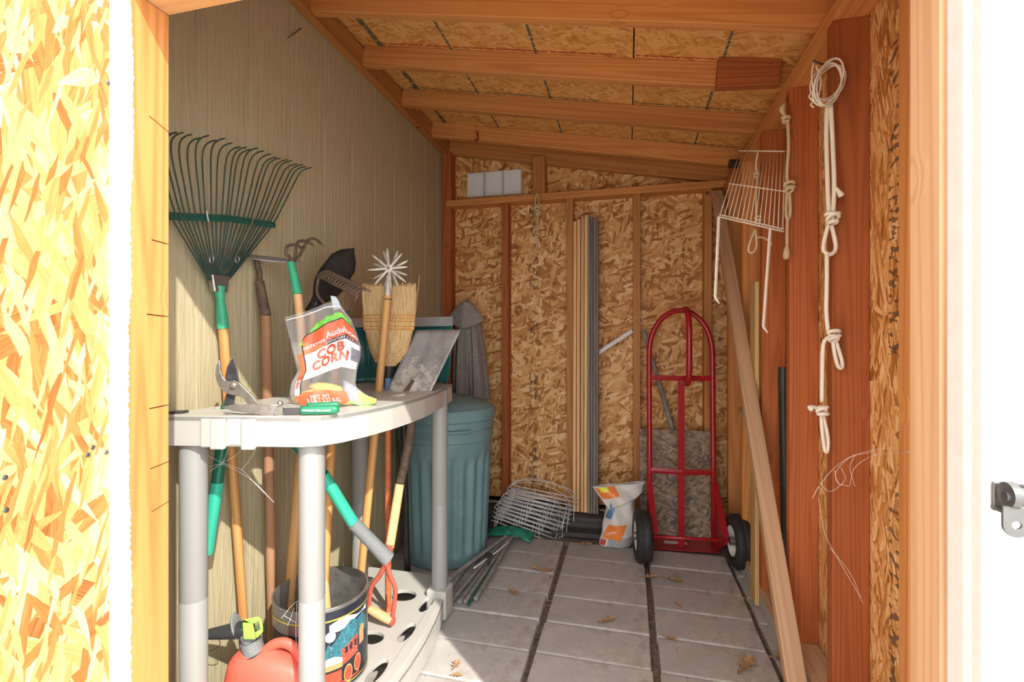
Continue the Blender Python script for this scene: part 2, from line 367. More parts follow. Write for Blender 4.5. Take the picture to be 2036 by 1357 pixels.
M['can_red'] = plain('gas_can_red', (0.72, 0.115, 0.075), 0.5, var=0.08, scale=6, spot=((0.70, 0.30, 0.22), 5, 0.60))
M['wire_white'] = plain('white_wire', (0.74, 0.73, 0.70), 0.4, var=0.08)
M['wire_cream'] = plain('cream_wire', (0.72, 0.64, 0.52), 0.4, var=0.1)
M['wire_steel'] = plain('pale_coated_wire', (0.56, 0.57, 0.60), 0.4, 0.2, var=0.15)
M['rope'] = plain('white_rope', (0.74, 0.68, 0.58), 0.85, var=0.15, scale=300, bump=0.6)
M['rope_tan'] = plain('tan_rope', (0.60, 0.46, 0.29), 0.85, var=0.2, scale=300, bump=0.6)
M['web'] = plain('cobweb_silk', (0.8, 0.78, 0.72), 0.5)
M['cloth_grey'] = plain('grey_cloth', (0.30, 0.285, 0.27), 0.9, var=0.2, scale=60, bump=0.4)
M['tarp'] = plain('green_tarp', (0.02, 0.22, 0.145), 0.3, var=0.3, scale=12)
def straw(name, lo, hi):
    t = NT(name); n = t.noise(t.mapping(t.coord(), (330, 330, 5)), 1.0, 3, 0.65); t.bump(n, 0.6, 0.003)
    return t.fin(t.ramp(n, [(0.32, lo), (0.66, hi)]), 0.75)
M['straw'] = straw('broom_straw', (0.34, 0.20, 0.075), (0.70, 0.50, 0.25)); M['straw_dark'] = M['straw']
M['stitch'] = plain('orange_stitching', (0.66, 0.27, 0.04), 0.6)
M['leaf'] = plain('dry_leaf', (0.34, 0.21, 0.105), 0.7, var=0.3, scale=40)
M['stick'] = plain('grey_stake', (0.24, 0.23, 0.22), 0.7, var=0.3, scale=30)
M['stick_green'] = plain('green_stake', (0.02, 0.12, 0.07), 0.5)
M['print_orange'] = plain('print_orange', (0.64, 0.13, 0.055), 0.35, var=0.06)
M['print_white'] = plain('print_white', (0.80, 0.80, 0.84), 0.4, var=0.03)
M['print_green'] = plain('print_green', (0.16, 0.48, 0.06), 0.4, var=0.35, scale=60)
M['print_red'] = plain('print_red', (0.50, 0.07, 0.035), 0.4, var=0.05)
M['print_black'] = plain('print_black', (0.02, 0.02, 0.025), 0.4)
M['print_grey'] = plain('print_grey', (0.22, 0.21, 0.25), 0.5, var=0.3, scale=80)
M['print_yellow'] = plain('print_yellow', (0.80, 0.78, 0.05), 0.4)
M['print_blue'] = plain('print_blue', (0.12, 0.22, 0.40), 0.4, var=0.2)
M['print_bright'] = plain('print_bright_orange', (0.85, 0.24, 0.05), 0.4, var=0.1)
M['corn'] = plain('dried_corn', (0.72, 0.40, 0.075), 0.5, var=0.25, scale=90, bump=0.4)
M['sack'] = plain('white_sack', (0.66, 0.64, 0.60), 0.45, var=0.1, scale=14)
M['sack_base'] = plain('grey_printed_sack', (0.36, 0.36, 0.37), 0.5, var=0.45, scale=160)
M['tin'] = plain('tin_metal', (0.34, 0.33, 0.31), 0.32, 0.75, var=0.25, scale=25)
M['tin_navy'] = plain('tin_navy', (0.018, 0.022, 0.035), 0.3, var=0.3, scale=30, spot=((0.75, 0.78, 0.8), 150, 0.72))
M['tin_gold'] = plain('tin_gold', (0.62, 0.47, 0.08), 0.35, 0.4)
M['tin_red'] = plain('tin_red', (0.55, 0.075, 0.04), 0.35, var=0.15, scale=60)
M['tin_orange'] = plain('tin_orange', (0.78, 0.30, 0.12), 0.35, var=0.1, scale=60)
M['tin_teal'] = plain('tin_teal', (0.035, 0.16, 0.20), 0.35, var=0.5, scale=60)
M['tin_snow'] = plain('tin_snow', (0.72, 0.76, 0.86), 0.35, var=0.1, scale=40)
M['shovel_teal'] = plain('snow_shovel_teal', (0.016, 0.115, 0.115), 0.3, var=0.2, scale=8)
M['shovel_edge'] = plain('shovel_edge_strip', (0.50, 0.55, 0.58), 0.35, 0.6)
def bag_film():
    t = NT('clear_bag_film'); v = t.coord(); t.fin((0.85, 0.86, 0.87), 0.22, 0, 0.6)
    n = t.noise(t.mapping(v, (1, 1, 1)), 22, 3, 0.6, 1.2); t.bump(n, 0.5, 0.006)
    tr = t.n('ShaderNodeBsdfTransparent', None, Color=(0.96, 0.97, 0.97, 1))
    fr = t.n('ShaderNodeLayerWeight', None, Blend=0.35).outputs['Facing']
    fac = t.math('MULTIPLY_ADD', fr, 0.45, 0.07, clamp=True)
    mx = t.n('ShaderNodeMixShader', None, Fac=fac, i1=tr.outputs[0], i2=t.b.outputs[0])
    t.t.links.new(mx.outputs[0], t.out.inputs['Surface']); return t.m
M['film'] = bag_film()
def chalk(name, c):
    t = NT(name); v = t.coord(); n = t.noise(v, 45, 4, 0.7); t.fin(c, 0.9)
    mx = t.n('ShaderNodeMixShader', None, Fac=t.ramp(n, [(0.38, (0, 0, 0)), (0.55, (0.9, 0.9, 0.9))]), i1=t.n('ShaderNodeBsdfTransparent').outputs[0], i2=t.b.outputs[0])
    t.t.links.new(mx.outputs[0], t.out.inputs['Surface']); return t.m
M['chalk_green'] = chalk('green_ink_line', (0.09, 0.13, 0.10)); M['chalk_red'] = chalk('red_ink_line', (0.50, 0.05, 0.03))

# ================================================================ THE SETTING
XL, XR = -1.30, 0.672           # left siding face, right sheathing face
YB, YS = 3.29, 3.20             # back sheathing face, back stud face
SX = 0.575                      # right stud edge
# floor: dirt bed, pavers, slab outdoors
m = MB(); m.bx(-1.6, 1.0, 0.70, 3.6, -0.30, -0.035)
floor = struct(m.build('floor', M['dirt'])); floor['label'] = 'earth bed under the grey concrete pavers'
rng = random.Random(4)
cols = [(-1.295, -0.835), (-0.828, -0.372), (-0.350, 0.088), (0.110, 0.525)]
rowY = [0.76 + 0.211 * k for k in range(11)]
for ci, (x0, x1) in enumerate(cols):
    for k in range(10):
        y0, y1 = rowY[k] + 0.003 + rng.uniform(0, .002), rowY[k + 1] - 0.003
        z = rng.uniform(-0.004, 0.0)
        mm = MB(); mm.bx(x0 + rng.uniform(0, .006), x1 - rng.uniform(0, .006), y0, y1, -0.05, z)
        o = mm.build('paver', M['paver'], floor, bevel=0.006, seg=2); 
        o.rotation_euler = (rng.uniform(-.004, .004), rng.uniform(-.004, .004), rng.uniform(-.006, .006))
for k in range(10):
    mm = MB(); mm.bx(0.545, 0.598, rowY[k] + .006, rowY[k + 1] - .006, -0.05, -0.012 + rng.uniform(-.003, .002))
    mm.build('paver', M['paver'], floor, bevel=0.005)
m = MB(); m.bx(-1.3, 0.67, 2.874, 3.24, -0.05, -0.012); m.build('paver_bed', M['dirt'], floor)
m = MB(); m.bx(-7, 7, -8, 0.70, -0.3, -0.03); struct(m.build('ground', M['slab']))
# left wall: grooved siding, one board per groove interval
m = MB(); m.bx(-1.36, -1.304, 0.60, 3.40, -0.05, 2.75); wl = struct(m.build('wall_left', M['groove']))
gy = [0.62] + [0.774 + 0.2143 * k for k in range(12)] + [3.38]
for a, b in zip(gy[:-1], gy[1:]):
    mm = MB(); mm.bx(-1.304, XL, a + 0.0035, b - 0.0035, -0.03, 2.75); mm.build('siding_board', M['siding'], wl, bevel=0.0015)
# back wall
VX0, VX1, VZ0, VZ1 = -1.132, -0.727, 2.236, 2.412
m = MB(); m.bx(-1.36, 0.80, YB, YB + 0.012, 0.06, VZ0); m.bx(-1.36, 0.80, YB, YB + 0.012, VZ1, 2.75); m.bx(-1.36, VX0, YB, YB + .012, VZ0, VZ1); m.bx(VX1, 0.80, YB, YB + .012, VZ0, VZ1); wb = struct(m.build('wall_back', M['osb_back']))
for x in (-0.83, -0.382, 0.052, 0.485):
    board('stud', (x, YS + .045, 0.09), (x, YS + .045, 2.155), 0.045, 0.09, M['fir_red'] if x == -0.83 else M['fir'], wb)
board('top_plate', (-1.26, YS + .04, 2.178), (0.60, YS + .04, 2.178), 0.046, 0.10, M['fir'], wb)
board('corner_post', (-1.26, YS + .045, 0.03), (-1.26, YS + .045, 2.55), 0.068, 0.09, M['fir_red'], wb)
board('cripple_stud', (-0.594, YS + .045, 2.2), (-0.594, YS + .045, 2.46), 0.09, 0.09, M['fir'], wb)
board('sole_plate', (-1.22, YS + .045, 0.075), (0.60, YS + .045, 0.075), 0.03, 0.09, M['fir'], wb, nrm=(0, -1, 0))
m = MB(); m.bx(-1.3, 0.70, YS - .012, YB + 0.02, -0.02, 0.09); struct(m.build('baseboard_back', M['concrete'], bevel=0.004))
# louvred vent in the back wall
m = MB()
for xa, xb in ((-1.132, -1.128), (-1.0075, -.9915), (-.871, -.855), (-.7345, -.727)): m.bx(xa, xb, YB - .014, YB + .012, VZ0, VZ1)
m.bx(VX0, VX1, YB - .010, YB + .012, VZ1 - .004, VZ1); m.bx(VX0, VX1, YB - .010, YB + .012, VZ0, VZ0 + .004); vent = m.build('louvre_vent', M['grey_paint'], wb)
for c in range(3):
    x0 = -1.129 + c * 0.1365; x1 = x0 + 0.122
    for k in range(14):
        z = 2.243 + k * 0.0122
        mm = MB(); mm.box(((x0 + x1) / 2, YB - .018, z), (x1 - x0, 0.013, 0.0098), Matrix.Rotation(0.5, 3, 'X')); mm.build('louvre_slat', M['white_paint'], vent)
# right wall
m = MB(); m.bx(XR, XR + 0.012, 0.80, 3.36, 0.045, 2.75); wr = struct(m.build('wall_right', M['osb_right']))
for i, y in enumerate((1.57, 1.95, 2.32, 2.70, 3.06)):
    board('stud', (SX + .048, y + .019, 0.095), (SX + .048, y + .019, 2.132), 0.095, 0.040, M['fir_red'] if i < 3 else M['fir'], wr, nrm=(0, -1, 0))
board('stud', (SX + .048, 1.20, 0.095), (SX + .048, 1.20, 2.132), 0.095, 0.04, M['fir'], wr)
board('top_plate', (SX + .048, 0.85, 2.155), (SX + .048, 3.28, 2.155), 0.095, 0.044, M['fir'], wr, nrm=(0, 0, 1))
board('sole_plate', (SX + .048, 0.85, 0.074), (SX + .048, 3.28, 0.074), 0.095, 0.04, M['fir_grey'], wr, nrm=(0, 0, 1))
m = MB(); m.bx(SX + .002, XR + 0.02, 0.85, 3.30, -0.04, 0.053); struct(m.build('baseboard_right', M['concrete'], bevel=0.004))
board('blocking', (SX + .02, 2.36, 0.835), (SX + .02, 2.69, 0.835), 0.085, 0.038, M['fir_grey'], wr, nrm=(0, 0, 1))
# roof: sheathing panels, rafters, ledger
SL = 0.19
def roofz(x): return 2.20 + (SX - x) * SL          # underside of rafters
a0, a1 = Vector((-1.36, 0, roofz(-1.36) + .092)), Vector((0.9, 0, roofz(0.9) + .092))
m = MB(); m.add([(-1.36, .70, roofz(-1.36) + .115), (0.9, .70, roofz(.9) + .115), (.9, 3.40, roofz(.9) + .115), (-1.36, 3.40, roofz(-1.36) + .115),
                 (-1.36, .70, roofz(-1.36) + .13), (0.9, .70, roofz(.9) + .13), (.9, 3.40, roofz(.9) + .13), (-1.36, 3.40, roofz(-1.36) + .13)],
                [(0, 1, 2, 3), (7, 6, 5, 4), (0, 4, 5, 1), (1, 5, 6, 2), (2, 6, 7, 3), (3, 7, 4, 0)])
ceil = struct(m.build('ceiling', M['seam_shade']))
SEAM = 0.022
nd = Vector((SL, 0, 1)).normalized()
for xa, xb in ((-1.34, SEAM - .003), (SEAM + .003, 0.88)):
    Ya, Yb_ = 0.71, 3.39
    board('sheathing_panel', (xa, (Ya + Yb_) / 2, roofz(xa) + .103), (xb, (Ya + Yb_) / 2, roofz(xb) + .103), Yb_ - Ya, 0.012, M['osb_roof'], ceil, nrm=nd, bevel=0)
for y in (0.86, 1.28, 1.70, 2.09, 2.50, 2.93, 3.235):
    board('rafter', (-1.258, y + .019, roofz(-1.258) + .047), (0.86, y + .019, roofz(0.86) + .047), 0.095, 0.040, M['fir'], ceil, nrm=(0, -1, 0))
board('rafter_block', (0.345, 2.066, roofz(0.345) + .03), (0.575, 2.066, roofz(.575) + .055), 0.115, 0.040, M['fir_red'], ceil, nrm=(0, -1, 0))
board('ledger', (-1.279, 0.74, 2.585), (-1.279, 3.29, 2.585), 0.10, 0.042, M['fir'], ceil, nrm=(1, 0, 0))
def roofstrip(name, x0, y0, x1, y1, w, mat):
    d = Vector((x1 - x0, y1 - y0, 0)); pr = Vector((-d.y, d.x, 0)).normalized() * w / 2
    P = []
    for t in [i / 12 for i in range(13)]:
        x = lerp(x0, x1, t); y = lerp(y0, y1, t)
        for sgn in (-1, 1): P.append((x + pr.x * sgn, y + pr.y * sgn, roofz(x + pr.x * sgn) + .0955))
    mm = MB(); mm.add(P, [(2 * i, 2 * i + 1, 2 * i + 3, 2 * i + 2) for i in range(12)]); mm.build(name, mat, ceil)
for x, wd in ((-1.16, .03), (-0.80, .012), (-0.40, .012), (0.37, .011)): roofstrip('ink_line', x, 0.8, x, 3.2, wd, M['chalk_green'])
for y, xa, xb, mt in ((2.07, -1.15, -.05, 'chalk_red'), (2.07, 0.03, 0.6, 'chalk_red'), (2.48, -1.2, -.15, 'chalk_green'), (2.48, 0.03, 0.6, 'chalk_green'), (2.91, 0.03, .6, 'chalk_green'), (3.12, -1.1, 0.6, 'chalk_green')):
    roofstrip('ink_line', xa, y, xb, y + .004, .010, M[mt])
# front wall, jambs and header
m = MB(); m.bx(-1.40, -1.00, 0.735, 0.755, 0.0, 2.62); wf = struct(m.build('wall_front', M['white_paint']))
m = MB(); m.bx(-1.00, 0.80, 0.735, 0.755, 1.93, 2.62); m.build('gable_panel', M['white_paint'], wf)
m = MB(); m.bx(0.44, 1.20, 0.735, 0.758, -0.02, 2.5); m.build('casing', M['white_paint'], wf, bevel=0.003)
left_post = board('jamb_post', (-0.98, 0.772, 0.0), (-0.98, 0.772, 1.9), 0.105, 0.04, M['jamb'], wf, nrm=(1, 0, 0))
board('header', (-1.05, 0.78, 1.946), (0.62, 0.78, 1.946), 0.09, 0.09, M['fir_pale'], wf, nrm=(0, 0, -1))
m = MB(); m.bx(0.441, 0.50, 0.760, 0.822, -0.02, 2.3); m.build('painted_jamb', M['trim_paint'], wf, bevel=0.016, seg=4, smooth=40)
board('jamb_post', (0.485, 0.861, 0.0), (0.485, 0.861, 2.1), 0.078, 0.09, M['fir_grey'], wf, nrm=(-1, 0, 0))
m = MB(); m.bx(0.525, 0.70, 0.80, 0.82, 0.0, 2.2); m.build('return_panel', M['white_paint'], wf)
# saw kerfs cut into the left jamb
kerf = MB()
for y0, z, dz in ((.778, 1.665, -.022), (.785, 1.41, -.003), (.775, 1.255, -.004), (.78, 1.06, .004), (.782, .935, .008), (.784, .845, .014)):
    L = 0.840 - y0; kerf.box((-0.9585, y0 + L / 2, z + dz / 2), (0.028, L, 0.0026), Matrix.Rotation(math.atan2(dz, L), 3, 'X'))
cutter = kerf.build('kerf_cutter', M['fir'])
bo = left_post.modifiers.new('kerfs', 'BOOLEAN'); bo.operation = 'DIFFERENCE'; bo.solver = 'EXACT'; bo.object = cutter
bpy.context.view_layer.update()
cut_me = bpy.data.meshes.new_from_object(left_post.evaluated_get(bpy.context.evaluated_depsgraph_get()))
left_post.modifiers.clear(); left_post.data = cut_me; bpy.data.objects.remove(cutter)
# open door leaf on the left, seen from its sheathing side
m = MB(); m.bx(-1.03, -0.995, -0.45, 0.722, 0.03, 2.15); dr = struct(m.build('door_1', M['white_paint']))
m = MB(); m.bx(-0.995, -0.984, -0.45, 0.722, 0.03, 2.15); m.build('sheathing_panel', M['osb_door'], dr)
for px, py in ((10, 950), (12, 1015), (175, 905), (185, 890), (212, 900), (222, 930), (238, 730), (232, 1262), (245, 1135), (216, 165), (232, 372), (238, 875)):
    u = (px - 1018) / FPX; d = -0.983 / (u * _c - _s); p = at(px, py, d)
    mm = MB(); mm.sphere(p, (0.0018, 0.0045, 0.0045), 8, 4); mm.build('screw', M['steel_dark'], dr)
# ================================================================ THINGS
R = random.Random(7)
def V3(*a): return Vector(a)
# ---------------------------------------------------------------- plastic shelving unit
def oval(cx, cy, rx, ry, n=18): return [(cx + rx * math.cos(2 * math.pi * i / n), cy + ry * math.sin(2 * math.pi * i / n)) for i in range(n)]
def plate(outline, holes, z0, z1):
    """Flat plate with through-holes, as (verts, faces)."""
    b = bmesh.new(); E = []
    for loop in [outline] + holes:
        vs_ = [b.verts.new((x, y, z1)) for x, y in loop]
        E += [b.edges.new((vs_[i], vs_[(i + 1) % len(vs_)])) for i in range(len(vs_))]
    bmesh.ops.triangle_fill(b, use_beauty=True, edges=E)
    r = bmesh.ops.extrude_face_region(b, geom=list(b.faces))
    for g in r['geom']:
        if isinstance(g, bmesh.types.BMVert): g.co.z = z0
    b.verts.index_update(); V = [v.co.copy() for v in b.verts]; F = [tuple(v.index for v in f.verts) for f in b.faces]; b.free(); return V, F
def skirt(mb, path, z0, z1, t):
    """Upright lip of thickness t running along an XY path."""
    P = []; n = len(path)
    for i, (x, y) in enumerate(path):
        a = Vector(path[max(i - 1, 0)]); c = Vector(path[min(i + 1, n - 1)]); d = (c - a).normalized(); nn = Vector((d.y, -d.x)) * t
        P += [(x, y, z0), (x, y, z1), (x - nn.x, y - nn.y, z1), (x - nn.x, y - nn.y, z0)]
    F = [(4 * i + k, 4 * i + (k + 1) % 4, 4 * i + 4 + (k + 1) % 4, 4 * i + 4 + k) for i in range(n - 1) for k in range(4)] + [(0, 1, 2, 3), (4 * n - 1, 4 * n - 2, 4 * n - 3, 4 * n - 4)]
    mb.add(P, F)
DECK = [(-1.225, 1.018), (-1.05, 1.050), (-0.84, 1.090), (-0.795, 1.115), (-0.765, 1.17), (-0.742, 1.26), (-0.726, 1.38), (-0.722, 1.50), (-0.726, 1.63), (-0.742, 1.77), (-0.765, 1.90), (-0.788, 2.02), (-0.80, 2.10), (-1.225, 2.10)]
shelf = thing('plastic_shelving_unit', (-0.99, 1.53, 0), 'cream plastic shelving unit with bow-fronted shelves and grey tubular legs by the siding', 'shelf unit')
legs = [(-1.168, 1.075), (-0.852, 1.155), (-0.802, 1.955), (-1.168, 1.918)]
legholes = []
toolholes = [oval(-1.175, 1.19, .034, .032), oval(-1.052, 1.248, .042, .040), oval(-1.102, 1.460, .062, .042), oval(-1.045, 1.538, .036, .036), oval(-0.978, 1.778, .042, .080), oval(-0.876, 1.772, .05, .045),
             oval(-0.86, 1.30, .022, .04), oval(-0.82, 1.60, .022, .05), oval(-1.12, 1.75, .03, .06)]
mb = MB(); mb.add(*plate(DECK, toolholes, 0.986, 1.0)); skirt(mb, DECK, 0.920, 0.999, 0.006)
skirt(mb, [DECK[-1], (-1.225, 1.56), DECK[0]], 0.93, 0.999, 0.006)
top = mb.build('top_shelf', M['resin'], shelf, bevel=0.003, seg=2)
def deckfront(px):   # point on the front lip below a chosen x
    return Vector((px, interp(px, [-1.225, -1.05, -0.84], [1.018, 1.050, 1.090]), 0))
for xa, xb, pr, z0 in ((-1.105, -1.075, .006, .918), (-1.075, -1.035, .012, .914), (-1.035, -0.995, .003, .924), (-0.992, -0.955, .012, .914)):
    p = deckfront(xa); q = deckfront(xb); d = (q - p).normalized(); nn = Vector((d.y, -d.x, 0)); mm = MB()
    mm.box(((p.x + q.x) / 2 + nn.x * pr / 2, (p.y + q.y) / 2 + nn.y * pr / 2, (z0 + .994) / 2), ((q - p).length - .003, pr + .002, .994 - z0), Matrix.Rotation(math.atan2(d.y, d.x), 3, 'Z'))
    mm.build('clip_rib', M['resin'], top, bevel=0.003, seg=2)
lowholes = [oval(-0.822, 1.86, .024, .062), oval(-0.815, 1.66, .024, .062), oval(-0.815, 1.44, .024, .066), oval(-0.945, 1.90, .055, .045), oval(-0.93, 1.60, .05, .04), oval(-1.06, 1.72, .05, .05), oval(-1.12, 1.40, .03, .05), oval(-0.90, 1.24, .02, .04)]
LOW = [(x, y) for x, y in DECK]
mb = MB(); mb.add(*plate(LOW, lowholes, 0.084, 0.098)); skirt(mb, LOW, 0.012, 0.097, 0.006)
skirt(mb, [LOW[-1], (-1.225, 1.56), LOW[0]], 0.012, 0.097, 0.006)
mb.add(*[(lambda b: b)(x) for x in plate([(-0.776, 1.20), (-0.748, 1.35), (-0.742, 1.5), (-0.747, 1.65), (-0.772, 1.85), (-0.80, 1.85), (-0.787, 1.65), (-0.782, 1.5), (-0.784, 1.35), (-0.80, 1.20)], [], 0.097, 0.103)])
bot = mb.build('bottom_shelf', M['resin'], shelf, bevel=0.003, seg=2)
for x, y in legs:
    mb = MB(); prof = [(0.0001, .10), (.0345, .10), (.0345, .485), (.0335, .487), (.0335, .490), (.0345, .492), (.0345, .985), (.0001, .985)]
    mb.lathe(prof, (x, y, 0), n=20); mb.build('leg', M['resin_grey'], shelf, smooth=35)
    mb = MB(); mb.bx(x - .045, x + .045, y - .045, y + .045, 0.004, .128); mb.build('leg_socket', M['resin'], shelf, bevel=0.008, seg=2)
# ---------------------------------------------------------------- leaf rake
def lathe_tube(name, p0, p1, r, mat, parent, n=14, kind=None, label=None):
    """Round rod whose local X follows its length (so wood grain does too)."""
    p0 = Vector(p0); p1 = Vector(p1); rs = r if isinstance(r, (list, tuple)) else [r, r]
    pts = [p0 + (p1 - p0) * i / (len(rs) - 1) for i in range(len(rs))]
    mb = MB(); mb.tube(pts, list(rs), n); Mx = frame((p0 + p1) / 2, p1 - p0, (0, -1, 0.1))
    return mb.build(name, mat, parent, smooth=40, M=Mx, label=label)
rk = thing('leaf_rake', (-1.235, 1.36, 0), 'green spring-tine leaf rake standing head up against the beige siding', 'rake')
hb, ht = V3(-1.243, 1.355, 0.0), V3(-1.262, 1.268, 1.24)
lathe_tube('handle', hb, ht, [.0125, .0145, .0145], M['handle_wood'], rk)
B = V3(-1.266, 1.256, 1.375)
lathe_tube('socket', ht, B, [.017, .0165, .012, .018], M['green_light'], rk)
mb = MB(); Mx = frame(B, (0, 1, .04), (1, 0, 0)); mb.prism([(-.026, -.02), (.026, -.02), (.034, .035), (-.034, .035)], Mx, .022); mb.build('ferrule', M['galv'], rk, bevel=.003)
TAX = V3(0, .07, 1).normalized(); TS = V3(0, 1, .15); TN = V3(1, 0, 0)
def rk_pt(f, t, k=0.0):
    w = interp(t, [0, .06, .21, .36, .47], [.022, .075, .205, .29, .335]); return B + TS * (f * w) + TAX * t + TN * k
NT_ = 24
for i in range(NT_):
    f = -1 + 2 * (i + .5 + R.uniform(-.22, .22)) / NT_
    L = .43 + .02 * (1 - f * f) + .01 * f + R.uniform(-.008, .008)
    pts = [rk_pt(f, 0.02, 0), rk_pt(f, .06, .004), rk_pt(f, .13, .010), rk_pt(f, .215, .018), rk_pt(f, .30, .024), rk_pt(f, L - .06, .030), rk_pt(f, L - .02, .040), rk_pt(f, L - .005, .062), rk_pt(f, L - .002, .085)]
    mb = MB(); mb.tube(smoothpts(pts, 3), .0024, 5); mb.build('tine', M['tine_green'], rk, smooth=True)
mb = MB(); mb.tube([rk_pt(-1.02, .205, .014), rk_pt(0, .218, .022), rk_pt(1.02, .215, .018)], .012, 4, flat=.35, ref=TN); mb.build('brace_bar', M['green_enamel'], rk, bevel=.001)
for f in (-.42, .44):
    mb = MB(); mb.tube([rk_pt(f, .20, .03) , rk_pt(f, .232, .03)], .003, 6); mb.build('rivet', M['galv'], rk)
    mb = MB(); mb.tube([rk_pt(f * 1.2, .085, .016) + TS * .007 * math.cos(a) + TAX * .012 * math.sin(a) for a in [k * math.pi / 6 for k in range(12)]], .0013, 5, closed=True); mb.build('wire_ring', M['galv'], rk)
# ---------------------------------------------------------------- hoe
ho = thing('garden_hoe', (-1.25, 1.475, 0), 'old garden hoe with rusty socket and thin horizontal blade beside the leaf rake', 'hoe')
h0, h1 = V3(-1.255, 1.482, 0), V3(-1.243, 1.432, 1.29)
lathe_tube('handle', h0, h1, [.015, .017, .0165], M['handle_old'], ho)
h2 = at(516, 560, 1.69)
lathe_tube('socket', h1, h2, [.0175, .0165, .015], M['rust'], ho)
mb = MB(); mb.tube(smoothpts([h2, h2 + V3(0, 0, .03), h2 + V3(-.006, -.004, .06), h2 + V3(.004, -.01, .085)], 5), [.009] * 16, 8); mb.build('neck', M['rust'], ho, smooth=True)
hc = h2 + V3(.030, .0, .080); e1 = V3(.80, .58, -.06).normalized(); e2 = V3(.55, -.62, -.28).normalized(); Mx = frame(hc, e1, e1.cross(e2))
mb = MB(); mb.prism([(-.112, .0), (-.06, .030), (-.02, .042), (.03, .040), (.07, .024), (.118, -.012), (.06, -.034), (0, -.042), (-.06, -.032)], Mx, .004); mb.build('blade', M['hoe_steel'], ho, bevel=.001)
# ---------------------------------------------------------------- three-prong cultivator standing in the tin
cu = thing('hand_cultivator', (-0.985, 1.432, 0.12), 'three-pronged cultivator with green ferrule, handle standing in the printed tin', 'cultivator')
c0, c1 = V3(-0.972, 1.424, 0.112), at(592, 586, 1.68)
lathe_tube('handle', c0, c1, [.012, .0145, .0145], M['handle_pale'], cu)
c2 = at(578, 522, 1.69); lathe_tube('ferrule', c1, c2, [.017, .0155, .012], M['green_light'], cu)
for k, (ax, ay, bx_, by_, ex, ey, dd) in enumerate(((568, 505, 572, 490, 606, 498, -.03), (588, 500, 592, 482, 625, 489, .0), (602, 496, 612, 478, 643, 490, .04))):
    mb = MB(); mb.tube(smoothpts([c2, at((578 + ax) / 2 + 3, 512, 1.69 + dd * .5), at(ax, ay, 1.69 + dd), at(bx_, by_, 1.69 + dd), at((bx_ + ex) / 2, min(by_, ey) - 2, 1.68 + dd), at(ex, ey, 1.65 + dd)], 5), [.0052] * 20 + [.0046] * 4 + [.0036, .002], 7); mb.build('prong', M['rust'], cu, smooth=True)
# ---------------------------------------------------------------- black shovel, blade up
sh = thing('digging_shovel', (-1.15, 1.41, 0.1), 'long-handled digging shovel with black pointed blade raised behind the bow rake', 'shovel')
s0, s1 = V3(-1.150, 1.412, 0.10), at(622, 612, 1.78)
lathe_tube('handle', s0, s1, [.017, .018, .0165], M['handle_wood'], sh)
tip = at(701, 496, 1.93); ax = (tip - s1); Lb = ax.length; axn = ax.normalized()
lat = (RIGHT * .72 + FWD * .55 - UP * .55); lat = (lat - axn * lat.dot(axn)).normalized(); nb = axn.cross(lat)
def shovel_fn(u, v):
    w = interp(v, [0, .12, .30, .45, .75, .9, 1.0], [.018, .022, .050, .058, .054, .034, .003]); q = 2 * u - 1
    return s1 + axn * (Lb * v) + lat * (q * w) + nb * (-.022 * (1 - q * q) * interp(v, [0, .3, 1], [1, .8, .6]))
mb = MB(); mb.grid(shovel_fn, 10, 16); mb.build('blade', M['black_steel'], sh, smooth=True, solid=.003)
lathe_tube('socket', s1 - axn * .02, s1 + axn * .10, [.020, .019, .012], M['black_steel'], sh)
# ---------------------------------------------------------------- bow rake
br = thing('bow_rake', (-1.01, 1.42, 0.12), 'dark iron bow rake with curved teeth in front of the black shovel', 'rake')
b0, b1 = V3(-1.005, 1.405, 0.112), at(672, 625, 1.72)
lathe_tube('handle', b0, b1, [.0145, .015, .0145], M['handle_wood'], br)
ba, bb = at(634, 549, 1.75), at(711, 588, 1.62)
mb = MB(); mb.tube([ba, bb], .0075, 6); mb.build('bar', M['rust'], br, smooth=40)
for i in range(13):
    p = ba.lerp(bb, (i + .3) / 12.6); q = p + RIGHT * .022 + UP * .022 + FWD * .02
    mb = MB(); mb.tube(smoothpts([p, p + UP * .012 + RIGHT * .004, q, q + RIGHT * .022 - UP * .008], 3), [.0046] * 7 + [.0042, .0036, .0018], 5); mb.build('tooth', M['rust'], br, smooth=True)
for e, mid in ((ba, at(631, 585, 1.75)), (bb, at(700, 612, 1.66))):
    mb = MB(); mb.tube(smoothpts([e, mid, mid.lerp(b1, .6) - UP * .012, b1 - UP * .03], 5), .0052, 6); mb.build('bow_arm', M['rust'], br, smooth=True)
# ---------------------------------------------------------------- corn broom
bm_ = thing('corn_broom', (-0.956, 1.774, 0.1), 'straw corn broom upside down with worn red handle and orange stitching', 'broom')
lathe_tube('handle', (-0.952, 1.774, 0.098), at(771, 772, 2.0), [.0125, .013, .0125], M['red_handle'], bm_)
lathe_tube('sleeve', at(771, 806, 2.0), at(772, 752, 2.0), [.0148, .0145], M['print_blue'], bm_)
lathe_tube('collar', at(772, 752, 2.0), at(773, 728, 2.0), [.0165, .022], M['black_plastic'], bm_)
BF = at(773, 728, 2.0); PXM = 2.0 / FPX
bt = FWD * .10
def broom_half(v): return interp(v, [0, .06, .18, .42, .62, .85, 1], [14, 28, 38, 47, 50, 54, 51]) * PXM
def broom_fn(u, v):
    a = 2 * math.pi * u; h = broom_half(v)
    return BF + RIGHT * (h * math.cos(a) + v * .002) + FWD * (interp(v, [0, .2, .5, 1], [.02, .035, .026, .034]) * math.sin(a)) + UP * (v * 157 * PXM)
